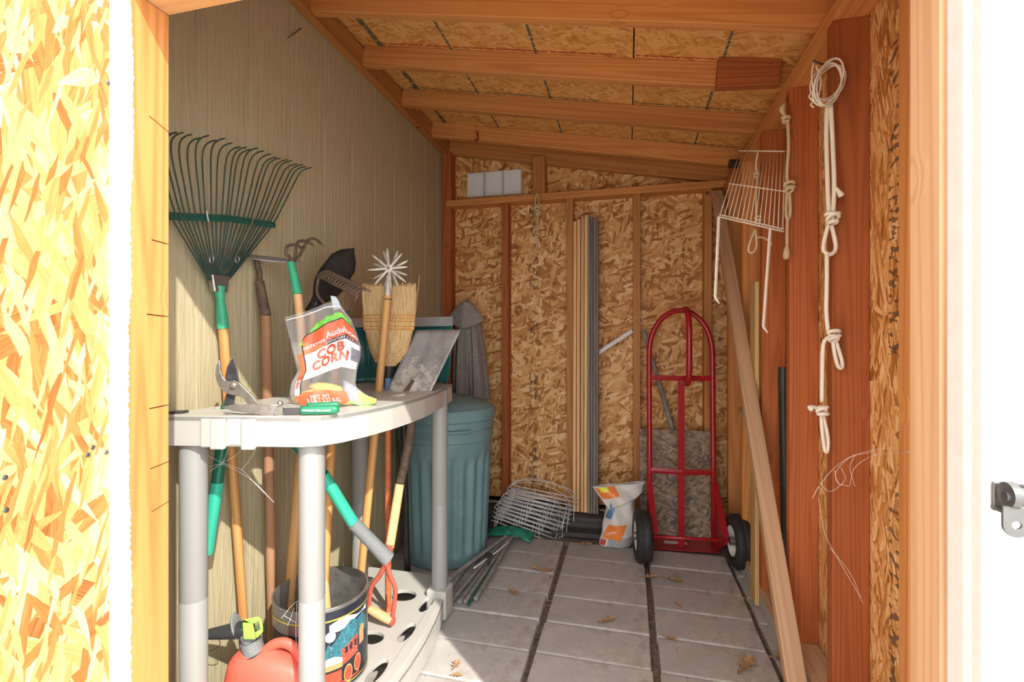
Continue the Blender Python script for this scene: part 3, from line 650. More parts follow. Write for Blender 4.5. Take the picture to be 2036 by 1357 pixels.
mb = MB(); mb.grid(broom_fn, 24, 12, closed_u=True); mb.add([broom_fn(k / 24, 1) for k in range(24)], [tuple(range(24))])
bb_ = mb.build('bristle_core', M['straw_dark'], bm_, smooth=40)
mb = MB(); rr = random.Random(3)
for k in range(900):
    u = rr.random(); v0 = rr.choice([0, 0, .05]); v1 = min(1.06, rr.uniform(.93, 1.05)); du = rr.uniform(-.012, .012)
    P = []
    for v in (v0, lerp(v0, v1, .5), v1):
        p = broom_fn(u + du * v, min(v, 1)); c_ = BF + UP * ((min(v, 1)) * 157 * PXM)
        p = c_ + (p - c_) * (1.01 + rr.uniform(0, .035)) + UP * max(0, v - 1) * 157 * PXM; P.append(p)
    mb.tube(P, [.0010, .0011, .0006], 3, caps=False)
mb.tube([at(824, 640, 2.0), at(829, 600, 1.99), at(834, 547, 1.98)], .0008, 3)
o = mb.build('bristles', M['straw'], bm_, kind='stuff')
for v, dz in ((.46, 0), (.50, 0), (.56, 0), (.60, 0), (.64, 0)):
    mb = MB(); mb.tube([(lambda p, c_: c_ + (p - c_) * 1.06 - FWD * .0015 + UP * .0016 * math.sin(k * 2.6))(broom_fn(k / 48, v), BF + UP * (v * 157 * PXM)) for k in range(48)], .0019, 4, closed=True); mb.build('stitching', M['stitch'], bm_)
# ---------------------------------------------------------------- star-wheel cultivator
stw = thing('star_wheel_cultivator', (-1.025, 1.654, 0.1), 'rotary cultivator with spiked star wheels on a varnished handle before the broom', 'cultivator')
t0, t1 = at(709, 1236, 1.862), at(771, 588, 1.93)
lathe_tube('handle', t0, t1, [.0145, .0155, .0155, .015], M['handle_wood'], stw)
t2 = at(773, 548, 1.93); lathe_tube('shank', t1, t2, [.0125, .0095], M['cast'], stw)
lathe_tube('retaining_band', t1 - UP * .018, t1 - UP * .013, [.0165, .0165], M['rust'], stw)
wc = at(775, 535, 1.92); rs_ = random.Random(5)
for wi, (off, tilt, nsp, ph) in enumerate(((-.014, .12, 8, .1), (.018, -.2, 8, .45))):
    cc = wc + FWD * off; ax_ = (-FWD + RIGHT * tilt + UP * .1).normalized(); e1 = (UP - ax_ * UP.dot(ax_)).normalized(); e2 = ax_.cross(e1)
    mb = MB(); mb.lathe([(.0001, -.006), (.014, -.006), (.018, 0), (.014, .006), (.0001, .006)], M=frame(cc, e1, ax_), n=14)
    w_ = mb.build('star_wheel', M['cast'], stw, smooth=40)
    for k in range(nsp):
        a = 2 * math.pi * k / nsp + ph; d = e1 * math.cos(a) + e2 * math.sin(a); L = .080 + rs_.uniform(-.006, .008)
        mb = MB(); mb.tube([cc + d * .012, cc + d * .04, cc + d * (L - .014) , cc + d * L], [.0048, .0056, .0046, .001], 5); mb.build('spike', M['cast'], w_, smooth=40)
mb = MB(); mb.sphere(wc - FWD * .026, .006, 10, 6); mb.build('hub_nut', M['steel'], stw, smooth=True)
# ---------------------------------------------------------------- D-handled spade, blade up
sp_ = thing('drainage_spade', (-0.93, 1.665, 0.1), 'muddy flat-bladed spade upside down with red yoke and wooden D grip', 'spade')
cTL, cTR, cBR, cBL = at(827, 657, 2.03), at(917, 656, 1.98), at(846, 797, 1.90), at(766, 781, 1.94)
nbl = (cTR - cTL).cross(cBL - cTL).normalized()
if nbl.dot(FWD) > 0: nbl = -nbl
def spade_fn(u, v):
    p = (cBL.lerp(cBR, u)).lerp(cTL.lerp(cTR, u), v)
    return p + nbl * (-.012 * (1 - (2 * u - 1) ** 2) + .010 * math.exp(-((u - .5) / .10) ** 2) * max(0, 1 - v * 1.6)) + UP * (.006 * math.sin(u * math.pi) * v - .008 * (1 - v) * math.cos(u * 6.28))
mb = MB(); mb.grid(spade_fn, 16, 16); mb.build('blade', M['spade'], sp_, smooth=True, solid=.003)
k0 = at(806, 792, 1.93)
kk = [k0 + (cTL.lerp(cTR, .5) - k0) * .25, k0, at(818, 840, 1.925), at(806, 915, 1.91), at(795, 962, 1.90)]
mb = MB(); mb.tube(smoothpts(kk, 6), [.010 + .008 * min(1, i / 8) for i in range(25)], 12); mb.build('strap_socket', M['rust'], sp_, smooth=True)
yk = at(775, 1088, 1.865)
lathe_tube('shaft', kk[-1], yk, [.0175, .0185, .0175], M['handle_pale'], sp_)
ga, gb = at(733, 1211, 1.85), at(779, 1236, 1.83)
ym = yk + (at(768, 1125, 1.86) - yk)
lathe_tube('yoke_socket', yk + UP * .012, ym, [.0185, .0175, .013], M['red_paint_old'], sp_)
for e, mid in ((ga, at(738, 1170, 1.855)), (gb, at(786, 1175, 1.84))):
    mb = MB(); mb.tube(smoothpts([ym + UP * .01, ym.lerp(mid, .45), mid, e], 5), [.010] * 8 + [.009] * 8, 8, flat=.7, ref=FWD); mb.build('yoke_arm', M['red_paint_old'], sp_, smooth=True)
lathe_tube('grip', ga, gb, [.0150, .0175, .0175, .0150], M['handle_pale'], sp_)
for e, s_ in ((ga, -1), (gb, 1)):
    d = (gb - ga).normalized() * s_; mb = MB(); mb.tube([e - d * .002, e + d * .007, e + d * .012], [.0165, .0165, .008], 12); mb.build('grip_rivet', M['red_paint_old'], sp_, smooth=40)
# ---------------------------------------------------------------- snow shovel
ss = thing('snow_shovel', (-1.06, 2.17, 0), 'teal plastic snow shovel with metal edge strip, blade up behind the corn broom', 'snow shovel')
n_ = -FWD
def snow_fn(u, v):
    x = lerp(694, 901, u); xb = lerp(710, 893, u); px = lerp(xb, x, v); d = 2.30 - .0
    curve = .07 * (1 - v) ** 1.5 - .05 * (1 - v)
    rib = .004 * (1 if int(u * 24) % 3 == 0 else 0)
    return at(px, lerp(760, 640, v), 2.30) + n_ * (-.05 * math.sin(v * math.pi * .9) + rib + .035 * (2 * u - 1) ** 2)
mb = MB(); mb.grid(snow_fn, 48, 14); mb.build('blade', M['shovel_teal'], ss, smooth=35, solid=.004)
mb = MB(); mb.grid(lambda u, v: at(lerp(693, 902, u), lerp(652, 634, v) - 3 * u, 2.292 + .02 * v) + n_ * (.006 + .035 * (2 * u - 1) ** 2), 20, 2); mb.build('edge_strip', M['shovel_edge'], ss, solid=.003)
for u in (.12, .30, .72, .88):
    mb = MB(); mb.tube([snow_fn(u, v / 8) + n_ * .004 for v in range(2, 8)], .005, 6); mb.build('rib', M['shovel_teal'], ss, smooth=True)
sb = at(800, 770, 2.29); lathe_tube('shaft', V3(-1.06, 2.17, 0.0), sb + UP * .06, [.016, .016], M['black_steel'], ss)
# ---------------------------------------------------------------- loppers slotted through the shelf
lo = thing('bypass_loppers', at(412, 1090, 1.46), 'open bypass loppers with green tube handles and grey grips pushed through the shelf', 'loppers')
pv = at(465, 768, 1.42)
def poly_at(pts, d, dd=0.0): return [at(x, y, d) for x, y in pts]
def cutout(name, pts, d, t, mat, parent, bevel=.0012):
    mb = MB(); P = [at(x, y, d) for x, y in pts]; n = len(P)
    mb.add([p - FWD * t / 2 for p in P] + [p + FWD * t / 2 for p in P], [tuple(range(n)), tuple(range(2 * n - 1, n - 1, -1))] + [(i, n + i, n + (i + 1) % n, (i + 1) % n) for i in range(n)])
    return mb.build(name, mat, parent, bevel=bevel)
cutout('hook_jaw', [(437, 716), (431, 728), (429, 745), (433, 762), (441, 775), (452, 783), (463, 786), (475, 788), (486, 793), (492, 803), (500, 806), (520, 804), (510, 797), (503, 788), (488, 773), (477, 762), (466, 757), (455, 759), (449, 757), (443, 749), (439, 738), (439, 727)], 1.418, .008, M['steel'], lo)
cutout('cutting_blade', [(465, 711), (458, 718), (451, 732), (448, 748), (449, 760), (457, 772), (466, 778), (477, 763), (472, 735)], 1.432, .004, M['steel_dark'], lo)
cutout('blade_tang', [(452, 778), (468, 786), (466, 797), (463, 812), (441, 816), (446, 800)], 1.432, .006, M['steel_dark'], lo)
cutout('shank', [(500, 788), (545, 826), (556, 842), (548, 848), (515, 818), (496, 804)], 1.43, .010, M['steel'], lo)
mb = MB(); mb.lathe([(.0001, .010), (.005, .010), (.009, .006), (.009, -.012), (.0001, -.012)], M=frame(at(465, 767, 1.415), RIGHT, -FWD), n=14); mb.build('pivot_bolt', M['steel'], lo, smooth=40)
mb = MB(); mb.lathe([(.0001, .006), (.004, .006), (.006, .003), (.006, -.008), (.0001, -.008)], M=frame(at(498, 799, 1.418), RIGHT, -FWD), n=12); mb.build('stop_screw', M['galv'], lo, smooth=40)
hA = [at(548, 838, 1.45), at(655, 958, 1.51), at(702, 1040, 1.555), at(771, 1112, 1.60)]
lathe_tube('handle_tube', hA[0], hA[1].lerp(hA[0], .12), .017, M['darkgreen_tube'], lo)
lathe_tube('handle_sleeve', hA[1].lerp(hA[0], .12), hA[2], .0185, M['teal_tube'], lo)
lathe_tube('grip', hA[2], hA[3], [.022, .0215, .0225, .025], M['foam_grey'], lo)
hB = [at(452, 806, 1.435), at(432, 958, 1.44), at(411, 1100, 1.455)]
lathe_tube('handle_tube', hB[0], hB[1], .017, M['darkgreen_tube'], lo)
lathe_tube('handle_sleeve', hB[1], hB[2], .0185, M['teal_tube'], lo)
# ---------------------------------------------------------------- garden shears on the shelf
gs = thing('garden_shears', at(540, 826, 1.29), 'stainless garden shears with green dipped grips lying on the shelf lip', 'shears')
cutout('blade', [(440, 810), (462, 805), (500, 804), (530, 805), (548, 808), (548, 826), (530, 827), (500, 823), (465, 818)], 1.285, .003, M['steel'], gs)
cutout('lower_blade', [(441, 820), (470, 822), (505, 826), (535, 827), (552, 826), (552, 829), (500, 829), (455, 826)], 1.295, .003, M['steel'], gs)
cutout('bolster', [(548, 808), (562, 809), (563, 826), (546, 827)], 1.287, .008, M['steel'], gs)
cutout('tang', [(563, 812), (600, 811), (600, 824), (566, 826)], 1.287, .006, M['steel_dark'], gs)
ga_, gb_ = at(598, 817, 1.285), at(674, 815, 1.29)
mb = MB(); mb.tube([ga_, ga_.lerp(gb_, .1), ga_.lerp(gb_, .9), gb_], [.0115, .0125, .0125, .006], 12, flat=.8, ref=FWD); g1 = mb.build('grip', M['green_grip'], gs, smooth=True)
ga2, gb2 = at(610, 809, 1.315), at(676, 806, 1.325)
mb = MB(); mb.tube([ga2, ga2.lerp(gb2, .1), ga2.lerp(gb2, .9), gb2], [.0095, .0105, .0105, .005], 12, flat=.8, ref=FWD); mb.build('grip', M['green_grip'], gs, smooth=True)
mb = MB(); mb.tube([at(556, 806, 1.3), at(578, 805, 1.305), at(598, 807, 1.31)], .0022, 6); mb.build('spring_wire', M['galv'], gs)
for q, r_ in (((557, 802), .0075), ((548, 823), .0045), ((537, 812), .003)):
    mb = MB(); mb.sphere(at(q[0], q[1], 1.283), r_, 10, 6); mb.build('rivet', M['galv'], gs, smooth=True)
TV, TF = text_mesh('STAINLESS STEEL BLADES', .0068, .00012)
mb = MB(); c_ = at(629, 818.5, 1.273); mb.add([c_ + RIGHT * v.x + UP * v.y for v in TV], TF); mb.build('lettering', M['print_white'], g1)
# scraps on the shelf end
tag(cutout('black_strap_scrap', [(341, 818), (368, 817), (370, 826), (342, 826)], 1.325, .03, M['black_plastic'], None), 'small black strap scrap on the cream shelf corner', 'scrap')
# ---------------------------------------------------------------- bag of cob corn
BAGD = 1.50; BS = BAGD / FPX
bag = thing('feed_bag', at(650, 806, BAGD), 'clear plastic bag of corn with orange and white printed label on the shelf', 'bag')
BO = at(650, 806, BAGD); BN = (-FWD + RIGHT * .12).normalized(); BR_ = BN.cross(UP) * -1
BR_ = UP.cross(BN)
if BR_.dot(RIGHT) < 0: BR_ = -BR_
Ls = ([806, 785, 765, 740, 715, 690, 660, 632], [586, 578, 580, 592, 585, 579, 571, 563])
Rs = ([806, 785, 765, 740, 715, 690, 660, 632], [722, 712, 704, 706, 712, 714, 704, 693])
def bag_px(s, t):
    yt = interp(s, [0, .35, .6, .8, 1.0], [632, 619, 604, 600, 636]); y = lerp(806, yt, t)
    yy = lerp(806, 632, t); x = lerp(interp(-yy, [-q for q in Ls[0]], Ls[1]), interp(-yy, [-q for q in Rs[0]], Rs[1]), s); return x, y
def bag_pt(s, t, side=1, lift=0.0):
    x, y = bag_px(s, t); e = max(0.0, 1 - abs(2 * s - 1) ** 2.4)
    th = interp(t, [0, .12, .3, .6, 1.0], [.045, .058, .050, .030, .006]) * e ** .6
    wr = .004 * math.sin(9 * s + 5 * t * t) * (1 - .5 * t) + .003 * math.sin(23 * s - 14 * t)
    return BO + BR_ * ((x - 650) * BS) + UP * ((806 - y) * BS + .002) + BN * ((th + wr * e) * side + lift) - BN * (.03 * t)
mb = MB(); mb.grid(lambda u, v: bag_pt(u, v, 1), 30, 36); mb.grid(lambda u, v: bag_pt(u, v, -1), 30, 36); mb.build('film', M['film'], bag, smooth=True)
mb = MB(); mb.grid(lambda u, v: bag_pt(lerp(.02, .98, u), lerp(.955, .965, v), 1, .0012), 24, 1); mb.build('seal_seam', M['print_white'], bag)
# label patches follow the film: given by label coordinates (a across, b up) inside the print
def lab(a, b):
    """print coordinates -> film (s, t); the artwork leans about 15 degrees"""
    s = .20 + .84 * a + .05 * (.6 - b); t = .265 + .44 * b + .14 * a; return s, t
def patch(fn, nu, nv, mat, name, lift): mb = MB(); mb.grid(fn, nu, nv); return mb.build(name, mat, bag, smooth=True)
def labpatch(a0, a1, b0, b1, mat, name, lift=.0012, nu=40, nv=24, wob=None):
    def fn(u, v):
        a = lerp(a0, a1, u); lo_ = b0(a) if callable(b0) else b0; hi = b1(a) if callable(b1) else b1; b = lerp(lo_, hi, v)
        s, t = lab(a, b); return bag_pt(min(s, .985), t, 1, lift)
    return patch(fn, nu, nv, mat, name, lift)
labpatch(0, .93, .02, .62, M['print_white'], 'label_panel')
labpatch(.0, .93, lambda a: .62, lambda a: .90 + .16 * math.sqrt(max(0, 1 - max(0, (.16 - a) / .16) ** 2)), M['print_orange'], 'label_banner', .0014)
labpatch(.0, .93, lambda a: .90 + .16 * math.sqrt(max(0, 1 - max(0, (.16 - a) / .16) ** 2)), lambda a: .925 + .16 * math.sqrt(max(0, 1 - max(0, (.16 - a) / .16) ** 2)), M['print_black'], 'banner_rule', .0016)
labpatch(-.05, .93, lambda a: 1.08 - max(0, .2 - a) * .9, lambda a: 1.21 - max(0, .3 - a) * .8 + .015 * math.sin(a * 40), M['print_green'], 'leaf_band', .0013)
labpatch(.40, .93, .63, .715, M['print_black'], 'label_strip', .0018)
labpatch(-.13, -.01, .05, .70, M['print_orange'], 'side_stripe', .0013, 3, 10)
labpatch(-.12, .0, -.32, .05, M['print_white'], 'side_panel', .0013, 3, 8)
labpatch(-.022, .0, -.30, .88, M['print_black'], 'side_rule', .0017, 2, 16)
def base_patch(s0, s1, t0, t1, mat, name, lift=.0014):
    return patch(lambda u, v: bag_pt(lerp(s0, s1, u), lerp(t0, t1, v) + .02 * math.sin(u * 3.1), 1, lift), 12, 6, mat, name, lift)
base_patch(.16, .86, .005, .14, M['print_orange'], 'weight_panel')
labpatch(.80, .93, .20, .50, M['print_grey'], 'animal_print', .0019, 6, 8)
def lettering(txt, a, b, size, mat, name='lettering', weight=0.0, spacing=1.0, xs=1.0, rot=0.0):
    TV, TF = text_mesh(txt, 1.0, weight, 'CENTER', spacing); mb = MB(); P = []
    for v in TV:
        x, y = v.x * size * xs, v.y * size
        if rot: x, y = (-y * .6, x / .6 * .75) if rot > 0 else (y, -x)
        s, t = lab(a + x, b + y * 1.25); P.append(bag_pt(min(max(s, .01), .99), t, 1, .0042))
    mb.add(P, TF); mb.build(name, mat, bag)
lettering('COB', .46, .40, .215, M['print_red'], weight=.05, spacing=1.08)
lettering('CORN', .45, .19, .215, M['print_red'], weight=.05, spacing=1.08)
lettering('NATIONAL', .20, .74, .078, M['print_white'], weight=.012)
lettering('Audubon', .68, .77, .145, M['print_white'], weight=.012)
lettering('SIGNATURE HARVEST', .69, .648, .056, M['print_white'], spacing=1.1)
lettering('For Chipmunks, Squirrels,', .48, .105, .062, M['print_black'])
lettering('Rabbits and Deer', .50, .045, .062, M['print_black'])
def baseletter(txt, s0, t0, size):
    TV, TF = text_mesh(txt, 1.0, .01); mb = MB(); mb.add([bag_pt(s0 + v.x * size, t0 + v.y * size * .72, 1, .003) for v in TV], TF); mb.build('lettering', M['print_white'], bag)
baseletter('NET WT', .5, .085, .07); baseletter('5 LB / 2.27 KG', .52, .045, .075)
TV, TF = text_mesh('CORN', 1.0, .03)
mb = MB(); mb.add([bag_pt(*(lambda s, t: (max(.01, s), t))(*lab(-.105 + v.y * .11, .00 - v.x * .10)), 1, .003) for v in TV], TF); mb.build('lettering', M['print_red'], bag)
# loose label flap of the bag folded out to the right
def flap(u, v): return BO + BR_ * (lerp(.055, .155, u)) + UP * (.004 + lerp(.075, .012, u) * v + .004 * math.sin(u * 7)) + BN * (.02 + .02 * (1 - v) - .01 * u)
mb = MB(); mb.grid(flap, 10, 6); mb.build('folded_gusset', M['print_grey'], bag, smooth=True, solid=.001)
mb = MB(); mb.grid(lambda u, v: flap(lerp(.45, .98, u), lerp(.25, .95, v)) + BN * .0015, 6, 4); mb.build('gusset_print', M['corn'], bag, smooth=True)
mb = MB(); mb.grid(lambda u, v: flap(lerp(.05, 1, u), lerp(0, .16, v)) + BN * .002, 6, 2); mb.build('gusset_band', M['print_green'], bag, smooth=True)
for x, z, L, a in ((-.045, .028, .06, .2), (.012, .045, .065, -.25), (.03, .026, .05, .1), (-.015, .022, .06, -.1)):
    d = BR_ * math.cos(a) + UP * math.sin(a); c_ = BO + BR_ * x + UP * z
    mb = MB(); mb.tube([c_ - d * L, c_ - d * L * .6, c_, c_ + d * L * .6, c_ + d * L], [.008, .019, .022, .019, .010], 12); mb.build('corn_cob', M['corn'], bag, smooth=True)
# silver tape at the bag mouth
tag(cutout('tape_strip', [(657, 588), (668, 590), (674, 600), (679, 613), (664, 618), (660, 604)], 1.545, .002, M['shovel_edge'], None), 'silvery tape strip stuck at the mouth of the corn bag', 'tape')
# ---------------------------------------------------------------- decorated tin
TC = V3(-0.998, 1.403, 0.1); TR, TH = 0.148, 0.275
tin = thing('decorative_tin', TC, 'round decorated tin with snowy night steam train print on the bottom shelf', 'tin')
mb = MB(); mb.lathe([(.0001, .002), (TR - .004, .002), (TR, .006), (TR, TH - .006), (TR + .003, TH - .003), (TR + .002, TH), (TR - .003, TH), (TR - .004, TH - .01), (TR - .004, .006), (.0001, .006)], TC, n=64); mb.build('tin_wall', M['tin'], tin, smooth=40)
th0 = math.atan2(-TC.y, -TC.x)            # angle of the wall that faces the doorway
def cyl(a, z, lift=.0008): th = th0 + a; return TC + V3((TR + lift) * math.cos(th), (TR + lift) * math.sin(th), z)
def cpatch(a0, a1, z0, z1, mat, name, lift, n=24):
    def fn(u, v):
        a = lerp(a0, a1, u); lo_ = z0(a) if callable(z0) else z0; hi = z1(a) if callable(z1) else z1; return cyl(a, lerp(lo_, hi, v), lift)
    mb = MB(); mb.grid(fn, n, 2); return mb.build(name, mat, tin, smooth=True)
def cshape(pts, mat, name, lift):
    a0 = min(p[0] for p in pts); a1 = max(p[0] for p in pts); e = (a1 - a0) * 1e-3
    def span(a):
        zs = []
        for (xa, za), (xb, zb) in zip(pts, pts[1:] + pts[:1]):
            if (xa - a) * (xb - a) <= 0 and xa != xb: zs.append(za + (zb - za) * (a - xa) / (xb - xa))
        return (min(zs), max(zs)) if zs else (0, 0)
    mb = MB(); mb.grid(lambda u, v: (lambda a: cyl(a, lerp(*span(a), v), lift))(lerp(a0 + e, a1 - e, u)), 20, 2); return mb.build(name, mat, tin, smooth=True)
cpatch(-.35, 1.30, .012, TH - .012, M['tin_navy'], 'printed_panel', .0008)
cpatch(-1.5, 1.45, TH - .042, TH - .037, M['tin_gold'], 'gold_line', .0016, 48)
cpatch(-1.5, 1.45, .020, .024, M['tin_gold'], 'gold_line', .0016, 48)
cpatch(.15, 1.15, lambda a: .206 - .010 * math.sin(a * 5), lambda a: .226 - .008 * math.cos(a * 7), M['tin_snow'], 'printed_cloud', .0012)
cshape([(.15, .150), (.40, .192), (.62, .216), (.80, .204), (1.0, .212), (1.15, .18), (1.15, .15), (.7, .14), (.4, .13)], M['tin_teal'], 'printed_mountain', .0014)
cshape([(.05, .13), (.12, .165), (.42, .128), (.40, .112), (.05, .112)], M['tin_teal'], 'printed_hill', .0016)
cshape([(.17 + .11 * math.cos(k * .4189), .186 + .0165 * math.sin(k * .4189)) for k in range(15)], M['tin_snow'], 'printed_moon', .0018)
cpatch(-.1, .45, .098, lambda a: .112 + .01 * math.sin(a * 8), M['tin_snow'], 'printed_snow', .0018)
cshape([(.42, .085), (.42, .130), (.36, .133), (.78, .158), (.80, .15), (.80, .10)], M['tin_red'], 'printed_cab', .002)
for a in (.47, .58, .70): cshape([(a, .108 + a * .02), (a, .130 + a * .02), (a + .07, .132 + a * .02), (a + .07, .110 + a * .02)], M['tin_navy'], 'printed_window', .0024)
cshape([(.86, .115), (.86, .165), (.93, .178), (1.02, .17), (1.02, .118)], M['tin_orange'], 'printed_funnel', .002)
cpatch(-.05, .42, .082, .098, M['tin_orange'], 'printed_boiler', .002)
cpatch(-.05, .40, .038, .075, M['tin_red'], 'printed_tender', .002)
cpatch(-.05, .85, .030, .036, M['tin_red'], 'printed_rail', .0022)
for a, z in ((.55, .052), (.80, .066)):
    cshape([(a + .105 * math.cos(k * .349), z + .028 * math.sin(k * .349)) for k in range(18)], M['tin_orange'], 'printed_wheel', .0022)
    w_ = cshape([(a + .088 * math.cos(k * .349), z + .023 * math.sin(k * .349)) for k in range(18)], M['tin_red'], 'printed_wheel', .0026)
rr = random.Random(11); mb = MB()
for k in range(130):
    a, z = rr.uniform(-.05, 1.05), rr.uniform(.10, .228); r_ = rr.uniform(.0006, .0013)
    mb.add([cyl(a + r_ / TR * math.cos(q * 1.5708), z + r_ * math.sin(q * 1.5708), .0030) for q in range(4)], [(0, 1, 2, 3)])
mb.build('printed_snowflakes', M['tin_snow'], tin, kind='stuff')
cpatch(-1.35, -.42, .06, .20, M['black_steel'], 'scuffed_panel', .0009)
# ---------------------------------------------------------------- fuel can
GD = 1.405; G = lambda x, y, d=GD: at(x, y, d)
gcn = thing('fuel_can', (-1.02, 1.175, 0.1), 'faded red plastic fuel can with black spout and lime green catch', 'fuel can')
gc = G(543, 1372); gcz = 0.10
hw = 92 * GD / FPX
def can_fn(u, v):
    a = 2 * math.pi * u; prof = interp(v, [0, .04, .12, .5, .72, .84, .92, .97, 1.0], [.80, .95, 1, 1, .93, .80, .58, .32, .0])
    sx = math.copysign(abs(math.cos(a)) ** .75, math.cos(a)); sy = math.copysign(abs(math.sin(a)) ** .75, math.sin(a))
    return V3(gc.x, gc.y, 0) + RIGHT * (hw * prof * sx) + FWD * (.056 * prof * sy) + UP * (gcz + .195 * v - .03 * sx * prof * v)
mb = MB(); mb.grid(can_fn, 32, 20, closed_u=True); mb.add([can_fn(k / 32, 0) for k in range(32)], [tuple(range(32))]); mb.build('can_body', M['can_red'], gcn, smooth=True)
hp = [G(512, 1322), G(528, 1296), G(545, 1282), G(566, 1279), G(586, 1290), G(600, 1315), G(607, 1345), G(609, 1380)]
mb = MB(); mb.tube(smoothpts(hp, 4), [.018] * 5 + [.015] * 24, 12, flat=.8, ref=FWD); mb.build('carry_handle', M['can_red'], gcn, smooth=True)
cA = G(512, 1318); cAx = (G(490, 1250) - cA).normalized()
def ringp(name, a, b, r0, r1, mat, n=22): return lathe_tube(name, cA + cAx * a, cA + cAx * b, [r0, r1], mat, gcn, n)
ringp('green_ring', .010, .026, .034, .034, M['lime']); ringp('screw_collar', .026, .033, .0335, .0335, M['black_plastic']); ringp('screw_collar', .033, .068, .030, .028, M['foam_grey'])
lathe_tube('spout_elbow', cA + cAx * .06, cA + cAx * .115, [.021, .023, .021], M['foam_grey'], gcn)
e_ = cA + cAx * .105
lathe_tube('spout', e_ + RIGHT * .012, G(408, 1263), [.0235, .023, .018, .013], M['black_plastic'], gcn)
mb = MB(); Mx = frame(G(471, 1246, GD - .0), -RIGHT * .96 - UP * .28, UP); mb.lathe([(.0001, -.003), (.036, -.003), (.040, 0), (.036, .004), (.0001, .004)], M=Mx @ Matrix.Rotation(math.pi / 2, 4, 'Y') @ Matrix.Diagonal((1, .62, 1, 1)), n=24); mb.build('spout_flange', M['foam_grey'], gcn, smooth=40)
def gbox(name, quad, d0, d1, mat, bv=.004):
    mb = MB(); mb.add([at(x, y, d0) for x, y in quad] + [at(x, y, d1) for x, y in quad], [(0, 1, 2, 3), (7, 6, 5, 4)] + [(i, 4 + i, 4 + (i + 1) % 4, (i + 1) % 4) for i in range(4)]); return mb.build(name, mat, gcn, bevel=bv, seg=2)
gbox('catch_front', [(482, 1238), (503, 1240), (509, 1272), (484, 1272)], GD - .045, GD - .036, M['lime'])
gbox('catch_top', [(483, 1233), (514, 1226), (519, 1233), (503, 1242), (482, 1241)][:4], GD - .045, GD + .01, M['lime'])
gbox('catch_arm', [(506, 1258), (523, 1250), (524, 1256), (510, 1271)], GD - .044, GD - .030, M['lime'])
gbox('catch_arm', [(512, 1228), (519, 1229), (524, 1252), (518, 1254)], GD - .040, GD - .028, M['lime'])
gbox('trigger', [(505, 1248), (516, 1240), (524, 1243), (512, 1256)], GD - .034, GD - .02, M['galv'], .002)
mb = MB(); mb.tube(smoothpts([G(422, 1272), G(434, 1272), G(437, 1283), G(426, 1292), G(410, 1296)], 4), .0013, 5); mb.build('cap_tether', M['black_plastic'], gcn)
# ---------------------------------------------------------------- trash can
CC = V3(-1.008, 2.55, 0); can = thing('trash_can', CC, 'round fluted teal plastic trash can with domed lid beside the shelf', 'trash can')
def flute(r, z, th, i):
    if .05 < z < .60: return r - .017 * (1 - abs(math.cos(th * 11)) ** 2.2) * min(1, (z - .05) / .04) * min(1, (.60 - z) / .05)
    return r
prof = [(.0001, .004), (.20, .0), (.228, .008), (.232, .03)] + [(.232 + .026 * k / 20, .05 + .55 * k / 20) for k in range(21)] + [(.258, .66), (.266, .665), (.267, .69), (.259, .70), (.260, .72), (.268, .725), (.270, .765), (.264, .775), (.262, .785), (.255, .79), (.0001, .79)]
mb = MB(); mb.lathe(prof, CC, n=176, rfun=flute); cb = mb.build('can_body', M['can_teal'], can, smooth=50)
mb = MB(); mb.lathe([(.276, .772), (.280, .776), (.280, .822), (.274, .834), (.262, .838), (.252, .850), (.16, .885), (.07, .900), (.0001, .903)], CC, n=64); mb.build('lid', M['can_teal'], can, smooth=40)
for a in (math.atan2(-.8, .55), math.atan2(.8, -.55)):
    d = V3(math.cos(a), math.sin(a), 0); tt = V3(-d.y, d.x, 0); mb = MB()
    P = [CC + V3(math.cos(a + q), math.sin(a + q), 0) * .274 for q in [-.25 + .05 * k for k in range(11)]]
    mb.tube([p + UP * .728 for p in P], .012, 6, flat=.9, ref=UP); mb.build('side_handle', M['can_teal'], can, smooth=40)
# ---------------------------------------------------------------- hanging hoodie
hd = thing('grey_hoodie', (-1.10, 3.05, 0.8), 'grey hooded jacket hanging in the corner behind the trash can', 'jacket')
def coat(u, v):
    w = interp(v, [0, .10, .25, .45, 1], [.025, .062, .085, .105, .135]); a = math.pi * (1.06 * u - .03)
    fold = .026 * math.sin(u * 19 + 1.5 * v) * min(1, v * 2.2) + .007 * math.sin(u * 61)
    return V3(-1.075 - w * math.cos(a) + .02 * v, 3.155 - (.05 + .45 * w) * math.sin(a) - fold * 1.2 + .01 * v, 1.465 - .665 * v - .03 * abs(u - .5) * (1 - v))
mb = MB(); mb.grid(coat, 60, 40); mb.build('jacket_body', M['cloth_grey'], hd, smooth=True, solid=.004)
def hood(u, v):
    a = math.pi * (u - .12) * 1.15; r = lerp(.022, .118 + .02 * math.sin(u * 9), v)
    return V3(-1.075 - r * math.cos(a), 3.10 - (.045 + .3 * r) * math.sin(a) - .012 * math.sin(u * 14) * v, 1.468 - .02 * v - lerp(0, .135, v ** 1.3) + .03 * v * math.cos(a * 2))
mb = MB(); mb.grid(hood, 36, 14); mb.build('hood', M['cloth_grey'], hd, smooth=True, solid=.004)
